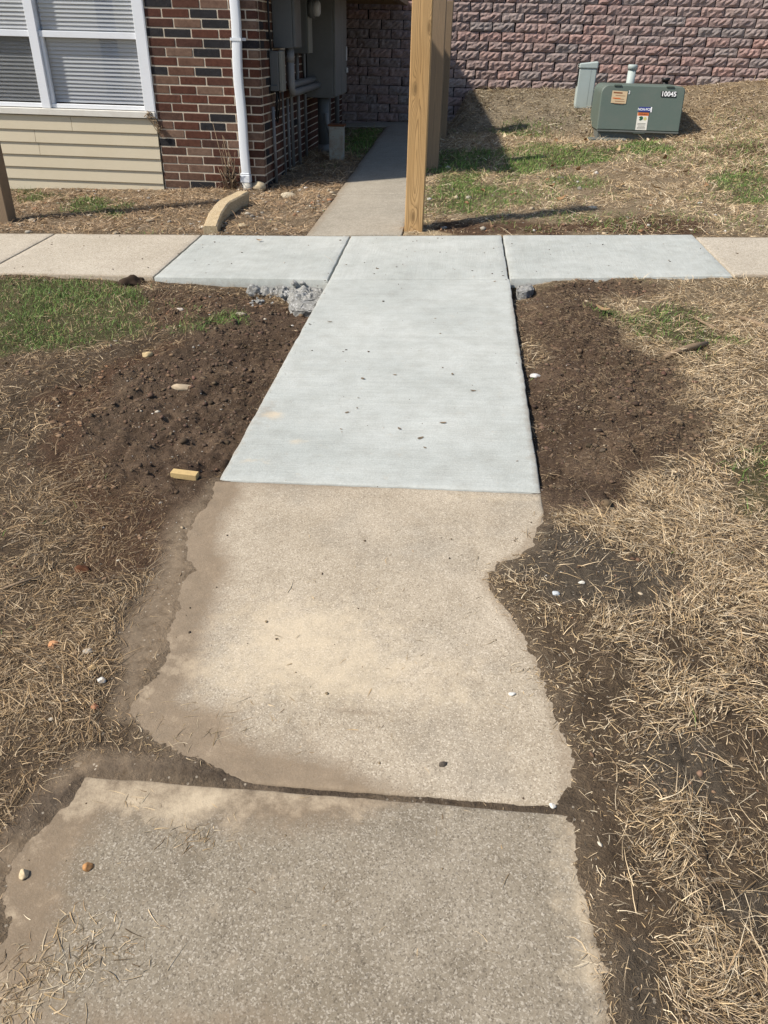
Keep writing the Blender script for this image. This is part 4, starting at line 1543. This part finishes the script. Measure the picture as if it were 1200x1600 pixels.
GL = 'dark specks of leaf on the fresh path'
for k, (px, py, L) in enumerate(((515, 503, .030), (484, 507, .022), (567, 592, .030), (617, 586, .020), (707, 585, .022), (739, 611, .030), (692, 661, .030), (624, 670, .024), (657, 685, .032),
                                 (533, 671, .014), (808, 721, .010), (627, 451, .016), (680, 498, .018), (558, 638, .014), (560, 622, .012), (773, 440, .02), (542, 645, .020), (664, 700, .018))):
    leaf(px, py, L, (.16, .125, .085) if k % 3 else (.22, .16, .10), 'small brown leaf fragment on the pale fresh path slab', 40 + k, 'slab', .002, GL, .08)
for k, (px, py, L, lb) in enumerate(((940, 492, .09, 'curled tan leaf on the green patch right of the path'), (418, 512 - 210, .07, 'brown leaf in litter right of the downspout'),
                                     (405, 378, .05, 'reddish leaf on the left fresh sidewalk slab'), (1048, 205, .0, ''))):
    if L: leaf(px, py, L, (.34, .22, .12), lb, 70 + k, 'slab' if k == 2 else None, .012)
GB = 'dead leaves on the grassy bank'
k = 0
while k < 34:
    x, y = random.uniform(.0, 3.6), random.uniform(7.6, 12.0)
    tint = random.choice([(.30, .18, .09), (.42, .30, .17), (.22, .13, .07), (.52, .43, .29)])
    o = link('dead_leaf', leaf_mesh(random.uniform(.06, .11), .05, .25, 100 + k, tint), M['leafmat'], smooth=True)
    o.location = (x, y, h1(x, y) + .03)
    o.rotation_euler = (random.uniform(-.5, .5), random.uniform(-.5, .5), random.uniform(0, 6.28))
    tag(o, 'brown dead leaf on the grassy bank before the transformer', 'leaf', GB)
    k += 1


# dead weed by the downspout and dry vine at the window corner
def weed():
    r_ = random.Random(9)
    x0, y0 = -2.30, 8.19
    zb = h1(x0, y0)
    bm = bmesh.new()
    for k in range(22):
        a = r_.uniform(-1, 1)
        hgt = r_.uniform(.12, .36) if k > 3 else r_.uniform(.40, .62)
        lean = a * .10 - (.10 if k < 4 else 0)
        p0 = (x0 + r_.gauss(0, .035), y0 + r_.gauss(0, .02), zb - .02)
        p1 = (p0[0] + lean * .3, p0[1] + r_.gauss(0, .01), zb + hgt * .5)
        p2 = (p0[0] + lean, p0[1] + r_.gauss(0, .02), zb + hgt)
        add_tube(bm, [p0, p1, p2], [.0045, .004, .002], 5)
    t = empty('dead_weed', (x0, y0, zb), label='dry brown dead weed standing against the brick left of downspout', cat='weed')
    o = link('stems', bm_mesh(bm, 'stems'), M['weed'])
    o.parent = t; o.matrix_parent_inverse = Matrix.Translation(-t.location)
    bm = bmesh.new()
    for k in range(70):
        c = Vector((x0 + r_.gauss(0, .05), y0 + r_.gauss(0, .025), zb + abs(r_.gauss(.10, .06))))
        q = [c + Vector((r_.gauss(0, .016), r_.gauss(0, .012), r_.gauss(0, .016))) for _ in range(4)]
        bm.faces.new([bm.verts.new(p) for p in q])
    o = link('dry_leaves', bm_mesh(bm, 'dry_leaves'), M['weedleaf'])
    o.parent = t; o.matrix_parent_inverse = Matrix.Translation(-t.location)
    o['kind'] = 'stuff'


M['weed'] = painted('dry_stem', (.26, .19, .12), .8, .4, 20)
M['weedleaf'] = painted('dry_leaf', (.06, .04, .028), .85, .4, 20)
weed()


def vine():
    r_ = random.Random(4)
    bm = bmesh.new()
    for k in range(5):
        x, z = -3.13 + r_.gauss(0, .015), .84
        pts = []
        for i in range(9):
            u = i / 8
            pts.append((x + .13 * u + .018 * math.sin(u * 9 + k), FY - .040 + r_.gauss(0, .006), z + .03 * math.sin(u * 7 + k * 1.3) - .16 * u ** 1.6))
        add_tube(bm, pts, .004, 5)
    for k in range(45):
        u = r_.random()
        c = Vector((-3.13 + .12 * u, FY - .042, .83 - .14 * u ** 1.5 + r_.gauss(0, .012)))
        bm.faces.new([bm.verts.new(c + Vector((r_.gauss(0, .010), r_.gauss(0, .006), r_.gauss(0, .010)))) for _ in range(3)])
    tag(link('dry_vine', bm_mesh(bm, 'dry_vine'), M['weed']), 'dry brown vine clinging to the lower right window corner', 'vine')


vine()

# ------------------------------------------------------------------ thatch, grass, clods, grit
def lookup(name, X, Y):
    return fan.sample(RZ[name], X, Y)


def candidates(n, y0, y1, pad=.0):
    """points uniform over the ground in view between y0 and y1"""
    out = []
    Y = rng.uniform(y0, y1, n)
    wid = (.56 * Y + .50)
    keep = rng.uniform(0, (.56 * y1 + .50), n) < wid
    Y = Y[keep]
    wid = wid[keep]
    X = -.08 * Y + rng.uniform(-1, 1, len(Y)) * wid
    return X, Y


def area(y0, y1):
    return (2 * .50 * (y1 - y0) + .56 * (y1 ** 2 - y0 ** 2))


def blades(name, X, Y, L, Wd, e0, e1, az, curl, tint, mat, lift, segs=3, label_kind='stuff', parent=None):
    N = len(X)
    pos = np.stack([X, Y, H(X, Y) + lift], -1)
    V = np.zeros((N, segs + 1, 2, 3), np.float32)
    prof = np.linspace(1, .04, segs + 1) ** .6
    roll_ = rng.uniform(-.9, .9, N)
    for k in range(segs + 1):
        u = k / segs
        a = az + curl * (u - .3)
        el = e0 + (e1 - e0) * u
        d = np.stack([np.cos(a) * np.cos(el), np.sin(a) * np.cos(el), np.sin(el)], -1)
        side = np.stack([-np.sin(a), np.cos(a), np.zeros(N)], -1)
        upv = np.cross(d, side)
        side = side * np.cos(roll_)[:, None] + upv * np.sin(roll_)[:, None]
        w_ = (Wd * prof[k] / 2)[:, None]
        V[:, k, 0] = pos - side * w_
        V[:, k, 1] = pos + side * w_
        pos = pos + d * (L / segs)[:, None]
        hz = H(pos[:, 0], pos[:, 1]) + .002
        pos[:, 2] = np.maximum(pos[:, 2], hz)
    idx = np.arange(N)[:, None] * (segs + 1) * 2
    F = []
    for k in range(segs):
        F.append(np.stack([idx[:, 0] + 2 * k, idx[:, 0] + 2 * k + 1, idx[:, 0] + 2 * k + 3, idx[:, 0] + 2 * k + 2], -1))
    F = np.concatenate(F)
    t = np.repeat(tint, (segs + 1) * 2, axis=0)
    me = arrays_mesh(name, V.reshape(-1, 3), F, 4, t)
    o = link(name, me, mat)
    o['kind'] = 'stuff'
    return o


def straw_density(X, Y):
    d = .72 + .9 * fbm(X, Y, 6, 4, 201) + .8 * fbm(X, Y, 1.6, 3, 202)
    left = (X < -.3) & (Y < 5.2)
    d = np.where(left, d * .55, d)
    d = np.where((X > .2) & (Y < 5.3), d * 1.15, d)
    d = d + .55 * np.exp(-(((X - .95) / .35) ** 2 + ((Y - 1.85) / .30) ** 2)) + .35 * np.exp(-(((X - 1.5) / .5) ** 2 + ((Y - 3.2) / .8) ** 2))
    d = np.clip(d, .17, 1.5)
    for k, m_ in (('gravelly', .30), ('brown', .55), ('dark', .75), ('green', .30), ('mud', .03), ('wet', .12), ('bare', .20)):
        v = lookup(k, X, Y)
        d = d * (1 - v * (1 - m_))
    moss = (Y > 6.9) * (Y < 12.4) * (X > 0) * sm(fbm(X, Y, 1.4, 4, 403), -.25, .35) * (1 - sm(X, 1.4, 3.0))
    d = d * (1 - .55 * moss)
    on = fan.sample(ON, X, Y)
    bare = fan.sample(BARE, X, Y)
    old = (Y < 2.53) & (X > -.95) & (X < .40)
    d = np.where(old, np.where(X > .1, d * (.55 + .45 * sm(bare, .04, .16)) * sm(bare, -.018, .010), d * sm(bare, .0, .12)), d * sm(on, -.015, .02))
    rim = (1 - sm(on, .02, .14)) * (~old)
    d = d * (1 - .45 * rim)
    # under the building and walls nothing grows
    d = np.where((X < -1.97) & (Y > 8.2), 0, d)
    d = np.where(Y > 13.95, 0, d)
    return d


STRAW = np.array([(.58, .43, .245), (.68, .53, .335), (.47, .335, .18), (.76, .64, .45), (.34, .235, .135), (.60, .47, .30), (.42, .33, .23)])


def straw_tint(X, Y, n):
    t = STRAW[rng.integers(0, len(STRAW), n)] * rng.uniform(.75, 1.15, (n, 1))
    dirty = np.clip(np.maximum.reduce([lookup('dark', X, Y) * .85, lookup('brown', X, Y) * .45, lookup('gravelly', X, Y) * .4]), 0, 1)[:, None]
    old = rng.random(n) < .22
    t[old] *= np.array([.55, .52, .50])
    t = t * (1 - dirty) + dirty * np.array([.125, .084, .050]) * rng.uniform(.6, 1.5, (n, 1))
    br = rng.random(n) < dirty[:, 0] * np.where(X > 0, .42, .22)
    t[br] = np.array([.32, .235, .14]) * rng.uniform(.7, 1.3, (br.sum(), 1))
    left = ((X < -.3) & (Y < 5.2))
    t[left] *= np.array([.80, .76, .72])
    back = ((X < -.9) & (Y > 6.3))
    t[back] *= np.array([.86, .80, .78])
    lit = (Y > 12.3) & (X < 2.4)
    t[lit] *= np.array([.75, .80, .85])
    return t


def scatter_straw(y0, y1, per_m2, wmm, Lr, segs):
    n = int(area(y0, y1) * per_m2 * 1.9)
    X, Y = candidates(n, y0, y1)
    d = straw_density(X, Y)
    k = rng.random(len(X)) < d / 1.5
    X, Y = X[k], Y[k]
    N = len(X)
    cl = fbm(X, Y, 6, 2, 301) * 3.2 + fbm(X, Y, 1.7, 2, 302) * 4
    az = np.where(rng.random(N) < .55, cl + rng.normal(0, .5, N), rng.uniform(0, 6.28, N))
    L = rng.lognormal(math.log(Lr), .62, N).clip(Lr * .2, Lr * 3.4)
    dark = lookup('dark', X, Y)
    L = L * (1 - .55 * dark)
    near_rim = (1 - sm(fan.sample(BARE, X, Y), .03, .16)) * (Y < 2.5)
    L = L * (1 - .5 * near_rim)
    Wd = rng.lognormal(0, .35, N).clip(.4, 1.9) * .9 * wmm * .001 * (1 - .3 * dark)
    e0 = rng.normal(.25, .28, N).clip(-.05, 1.0)
    e1 = e0 - rng.uniform(.1, .9, N)
    e0 = np.where(dark > .5, e0 * .6, e0)
    curl = np.where(rng.random(N) < .25, rng.normal(0, 1.3, N), rng.normal(0, .35, N))
    if Lr < .02: lift_hi = .006
    else: lift_hi = .020
    lift = rng.uniform(-.002, lift_hi, N) * np.clip(d[k], .2, 1.2)
    tt = straw_tint(X, Y, N)
    if Lr < .02:
        e0, e1 = e0 * .4, e1 * .4
        tt = tt * np.array([.72, .70, .68])
    blades('dry_grass', X, Y, L, Wd, e0, e1, az, curl, tt, M['blade'], lift, segs)
    return N


NS = 0
for a in ((.48, 1.3, 22000, 1.3, .027, 3), (.48, 1.3, 26000, 1.2, .012, 2), (1.3, 2.6, 22000, 1.55, .028, 3), (1.3, 2.6, 22000, 1.5, .012, 2), (2.6, 5.4, 13000, 2.2, .030, 2), (2.6, 5.4, 5000, 2.4, .013, 2), (5.3, 9.0, 3600, 4.0, .042, 2), (9.0, 13.9, 2600, 5.2, .052, 2)):
    NS += scatter_straw(*a)


def scatter_green(y0, y1, per_m2, wmm, Lr):
    n = int(area(y0, y1) * per_m2)
    X, Y = candidates(n, y0, y1)
    g = lookup('green', X, Y)
    patch = sm(fbm(X, Y, 3.2, 4, 401), -.35, .45)
    d = g * (.25 + .75 * patch)
    # odd green shoots elsewhere
    shoots = sm(fbm(X, Y, 2.6, 3, 402), .42, .60) * .16 + (Y > 6.5) * (X > 0) * sm(fbm(X, Y, 1.4, 4, 403), -.25, .35) * (.20 + .45 * (1 - sm(X, 1.4, 3.0)))
    d = np.maximum(d, shoots * (1 - lookup('dark', X, Y)) * (1 - lookup('mud', X, Y)))
    on = fan.sample(ON, X, Y)
    bare = fan.sample(BARE, X, Y)
    old = (Y < 2.53) & (X > -.95) & (X < .40)
    d = np.where(old, d * sm(bare, .05, .12), d * sm(on, 0, .03))
    d = np.where((X < -1.97) & (Y > 8.2), 0, d)
    k = rng.random(len(X)) < d
    X, Y = X[k], Y[k]
    N = len(X)
    pal = np.array([(.13, .225, .045), (.165, .28, .065), (.09, .17, .04), (.24, .29, .09), (.34, .33, .13)])
    t = pal[rng.choice(5, N, p=[.32, .28, .2, .13, .07])] * rng.uniform(.7, 1.2, (N, 1))
    L = rng.lognormal(math.log(Lr), .35, N).clip(Lr * .4, Lr * 2)
    e0 = rng.normal(.95, .35, N).clip(.2, 1.5)
    e1 = e0 - rng.uniform(.2, 1.0, N)
    blades('green_grass', X, Y, L, rng.uniform(.6, 1.2, N) * wmm * .001, e0, e1, rng.uniform(0, 6.28, N), rng.normal(0, .5, N), t, M['green'], np.full(N, -.003), 2)
    return N


NG = scatter_green(.6, 2.6, 1500, 2.6, .030) + scatter_green(2.6, 5.4, 9000, 3.2, .034) + scatter_green(6.3, 9.0, 5500, 4.2, .036) + scatter_green(9.0, 13.0, 3600, 6.5, .042)

# unit lumps reused for clods and grit
def unit_lumps(nvar, sub):
    out = []
    for k in range(nvar):
        bm = bmesh.new()
        bmesh.ops.create_icosphere(bm, subdivisions=sub, radius=1)
        r_ = random.Random(900 + k)
        for v in bm.verts: v.co = Vector((v.co.x * r_.uniform(.45, 1.35), v.co.y * r_.uniform(.45, 1.35), v.co.z * r_.uniform(.4, 1.3)))
        bm.verts.ensure_lookup_table()
        out.append((np.array([v.co[:] for v in bm.verts]), np.array([[v.index for v in f.verts] for f in bm.faces])))
        bm.free()
    return out


UL = unit_lumps(10, 1)


def lumps(name, X, Y, S, tint, mat, sink=.3, squash=.7):
    V, F, T = [], [], []
    off = 0
    N = len(X)
    Z0 = H(X, Y)
    var = rng.integers(0, len(UL), N)
    for k in range(len(UL)):
        m = var == k
        n = m.sum()
        if not n: continue
        uv, uf = UL[k]
        a = rng.uniform(0, 6.28, n)
        ca, sa = np.cos(a), np.sin(a)
        sx = S[m] * rng.uniform(.7, 1.3, n)
        sy = S[m] * rng.uniform(.7, 1.3, n)
        sz = S[m] * squash * rng.uniform(.6, 1.1, n)
        px = uv[None, :, 0] * sx[:, None]
        py = uv[None, :, 1] * sy[:, None]
        x = px * ca[:, None] - py * sa[:, None] + X[m][:, None]
        y = px * sa[:, None] + py * ca[:, None] + Y[m][:, None]
        z = uv[None, :, 2] * sz[:, None] + (Z0[m] + sz * (1 - sink * 2) * .5)[:, None]
        V.append(np.stack([x, y, z], -1).reshape(-1, 3))
        F.append((uf[None] + (np.arange(n) * len(uv))[:, None, None]).reshape(-1, 3) + off)
        T.append(np.repeat(tint[m], len(uv), 0))
        off += n * len(uv)
    me = arrays_mesh(name, np.concatenate(V), np.concatenate(F), 3, np.concatenate(T))
    o = link(name, me, mat)
    o['kind'] = 'stuff'
    return o


def scatter_clods(y0, y1, per_m2, smin, smax):
    n = int(area(y0, y1) * per_m2)
    X, Y = candidates(n, y0, y1)
    d = np.maximum.reduce([lookup('dark', X, Y), .8 * lookup('gravelly', X, Y), .55 * lookup('brown', X, Y), .18 * lookup('bare', X, Y), np.full(len(X), .06)])
    d = d * (.45 + .55 * sm(fbm(X, Y, 4, 3, 501), -.3, .4)) * (1 - lookup('mud', X, Y))
    on = fan.sample(ON, X, Y)
    old = (Y < 2.53) & (X > -.95) & (X < .40)
    d = np.where(old, 0, d * sm(on, .0, .02))
    d = np.where(((X < -1.97) & (Y > 8.2)) | (Y > 13.9), 0, d)
    k = rng.random(len(X)) < d
    X, Y = X[k], Y[k]
    N = len(X)
    S = smin * (smax / smin) ** (rng.random(N) ** 3.2) * np.where(rng.random(N) < .012, 2.0, 1.0)
    t = np.array([.088, .060, .040]) * rng.uniform(.5, 1.7, (N, 1)) * (1 + .04 * rng.normal(0, 1, (N, 3)))
    br = np.maximum(1 - lookup('dark', X, Y), .6 * np.where(X < 0, sm(X, -1.05, -1.7), sm(X, .75, 1.15)))[:, None]
    t = t * (1 - br) + t * br * np.array([1.7, 1.6, 1.5])
    lumps('soil_clods', X, Y, S, np.clip(t, .01, .5), M['clod'])


scatter_clods(1.2, 2.8, 3600, .0022, .013)
scatter_clods(2.8, 5.4, 3400, .004, .018)
scatter_clods(6.3, 9.5, 500, .008, .026)


def scatter_grit(y0, y1, per_m2, smin, smax):
    n = int(area(y0, y1) * per_m2)
    X, Y = candidates(n, y0, y1)
    d = np.maximum.reduce([.35 * lookup('dark', X, Y), lookup('gravelly', X, Y), .7 * lookup('brown', X, Y), .9 * lookup('bare', X, Y), .35 * lookup('mud', X, Y), .7 * lookup('wet', X, Y), np.full(len(X), .16)])
    d = d * (.3 + .7 * sm(fbm(X, Y, 3.5, 3, 601), -.2, .5))
    d = np.where((Y > 6.3) & (Y < 8.4) & (X < -.6), np.maximum(d, 1.6 * sm(fbm(X, Y, 4, 3, 603), -.2, .4) * (.5 + .9 * sm(X, -2.6, -1.9))), d)
    on = fan.sample(ON, X, Y)
    old = (Y < 2.53) & (X > -.95) & (X < .40)
    bare = fan.sample(BARE, X, Y)
    d = np.where(old, d * sm(bare, .01, .05), d * sm(on, .0, .02))
    d = np.where(((X < -1.97) & (Y > 8.2)) | (Y > 12.5), 0, d)
    k = rng.random(len(X)) < d
    X, Y = X[k], Y[k]
    N = len(X)
    S = smin * (smax / smin) ** (rng.random(N) ** 3)
    pal = np.array([(.52, .47, .38), (.42, .33, .22), (.60, .57, .52), (.33, .18, .10), (.30, .27, .23), (.46, .38, .27)])
    t = pal[rng.integers(0, 6, N)] * rng.uniform(.6, 1.1, (N, 1))
    lumps('gravel', X, Y, S, t, M['stone'], sink=.15)


scatter_grit(.6, 2.6, 420, .0018, .0085)
scatter_grit(2.6, 5.4, 260, .003, .014)
scatter_grit(6.3, 9.5, 210, .008, .036)


# crumbs and straw bits trodden over the concrete
def slab_litter():
    n = 1500
    X = rng.uniform(-.85, .40, n)
    Y = .5 + 5.8 * rng.random(n) ** 1.3
    wide = rng.random(n) < .30
    X = np.where(wide, rng.uniform(-3.4, 2.3, n), X)
    Y = np.where(wide, rng.uniform(5.25, 6.3, n), Y)
    edge = np.minimum(X + .85, .385 - X)
    bare = np.minimum(sdf(BARE_TAN, X, Y), sdf(BARE_GREY, X, Y))
    k = (rng.random(n) < np.where(Y > 2.5, np.where(wide, .4, .10 + .9 * np.exp(-np.abs(edge) / .03)), .5 * np.exp(-np.abs(bare) / .10) + .10)) & ((Y > 2.5) | (bare < -.01))
    X, Y = X[k], Y[k]
    N = len(X)
    V, F, T = [], [], []
    off = 0
    for x, y in zip(X, Y):
        uv, uf = UL[rng.integers(0, 10)]
        s = (.0011 + .0022 * rng.random() ** 3) * (1 + .22 * y)
        V.append(uv * s * np.array([rng.uniform(.6, 1.6), rng.uniform(.6, 1.6), .6]) + np.array([x, y, base(x, y) + s * .3]))
        F.append(uf + off)
        c = np.array([(.10, .07, .045), (.20, .15, .09), (.06, .045, .032), (.5, .46, .4)][rng.choice(4, p=[.4, .25, .25, .1])])
        T.append(np.tile(c, (len(uv), 1)))
        off += len(uv)
    me = arrays_mesh('crumb_litter', np.concatenate(V), np.concatenate(F), 3, np.concatenate(T))
    o = link('crumb_litter', me, M['clod'])
    o['kind'] = 'stuff'


slab_litter()


def slab_straw():
    """wisps of straw and dead leaf lying on the old slabs, thickest by their rims and in a few drifts"""
    drifts = [(-.50, 1.02, .05, 60), (-.46, 1.00, .03, 40), (-.63, 1.08, .03, 30), (-.66, .80, .035, 35), (-.60, .76, .06, 60), (-.68, .70, .05, 120), (-.70, .66, .05, 110), (-.62, .73, .04, 70),
              (-.74, .62, .03, 60), (.30, 1.95, .05, 40), (.34, 1.80, .05, 60), (.38, 1.55, .06, 80), (.40, 1.35, .05, 60), (.25, 2.05, .05, 30), (-.45, 1.33, .10, 90), (-.60, 1.28, .08, 120), (.36, 2.2, .03, 30), (-.10, 1.9, .4, 60), (.1, 1.5, .3, 60), (0, .8, .35, 40)]
    X = np.concatenate([rng.normal(a, s, n) for a, b, s, n in drifts])
    Y = np.concatenate([rng.normal(b, s * .6, n) for a, b, s, n in drifts])
    X, Y = X.clip(-.88, .55), Y.clip(.5, 2.45)
    N = len(X)
    t = STRAW[rng.integers(0, 6, N)] * rng.uniform(.3, .95, (N, 1))
    L = rng.lognormal(math.log(.022), .5, N).clip(.006, .07)
    lift = base(X, Y) + .001 - H(X, Y)
    blades('straw_wisps', X, Y, L, rng.uniform(.0012, .003, N), rng.normal(.05, .1, N).clip(0, .4), rng.normal(-.1, .15, N), rng.uniform(0, 6.28, N), rng.normal(0, .8, N), t, M['blade'], np.maximum(lift, .001), 3)


slab_straw()


# brown leaf litter behind the sidewalk and on the shaded bank
def leaf_litter():
    spots = [(-5.2, -1.0, 6.45, 8.2, 1500), (-2.0, -1.2, 8.3, 10.8, 260), (-.1, 4.6, 12.2, 13.9, 4200), (-.1, 5.0, 7.0, 12.3, 700)]
    V, F, T = [], [], []
    off = 0
    for x0, x1, y0, y1, n in spots:
        X, Y = rng.uniform(x0, x1, n), rng.uniform(y0, y1, n)
        keep = (fan.sample(ON, X, Y) > .03) & (rng.random(n) < .4 + .6 * sm(fbm(X, Y, 3, 3, 701), -.2, .4))
        X, Y = X[keep], Y[keep]
        Z0 = H(X, Y)
        for x, y, z in zip(X, Y, Z0):
            L = rng.uniform(.008, .028)
            a = rng.uniform(0, 6.28)
            d = np.array([math.cos(a), math.sin(a), rng.uniform(-.3, .5)])
            s = np.array([-math.sin(a), math.cos(a), rng.uniform(-.5, .5)]) * rng.uniform(.25, .5)
            c = np.array([x, y, z + .014])
            V.append(np.array([c - d * L, c + s * L, c + d * L, c - s * L]))
            F.append(np.array([[0, 1, 2, 3]]) + off)
            t = np.array([(.24, .155, .09), (.34, .24, .145), (.17, .11, .07), (.45, .36, .25), (.40, .29, .185)][rng.integers(0, 5)])
            if y > 12.2: t = t * np.array([.95, 1.0, 1.1]) * rng.uniform(.7, 1.3) + (.22 if rng.random() < .15 else .02)
            T.append(np.tile(t, (4, 1)))
            off += 4
    me = arrays_mesh('leaf_litter', np.concatenate(V), np.concatenate(F), 4, np.concatenate(T))
    o = link('leaf_litter', me, M['leafmat'])
    o['kind'] = 'stuff'


leaf_litter()
print('blades', NS, NG)
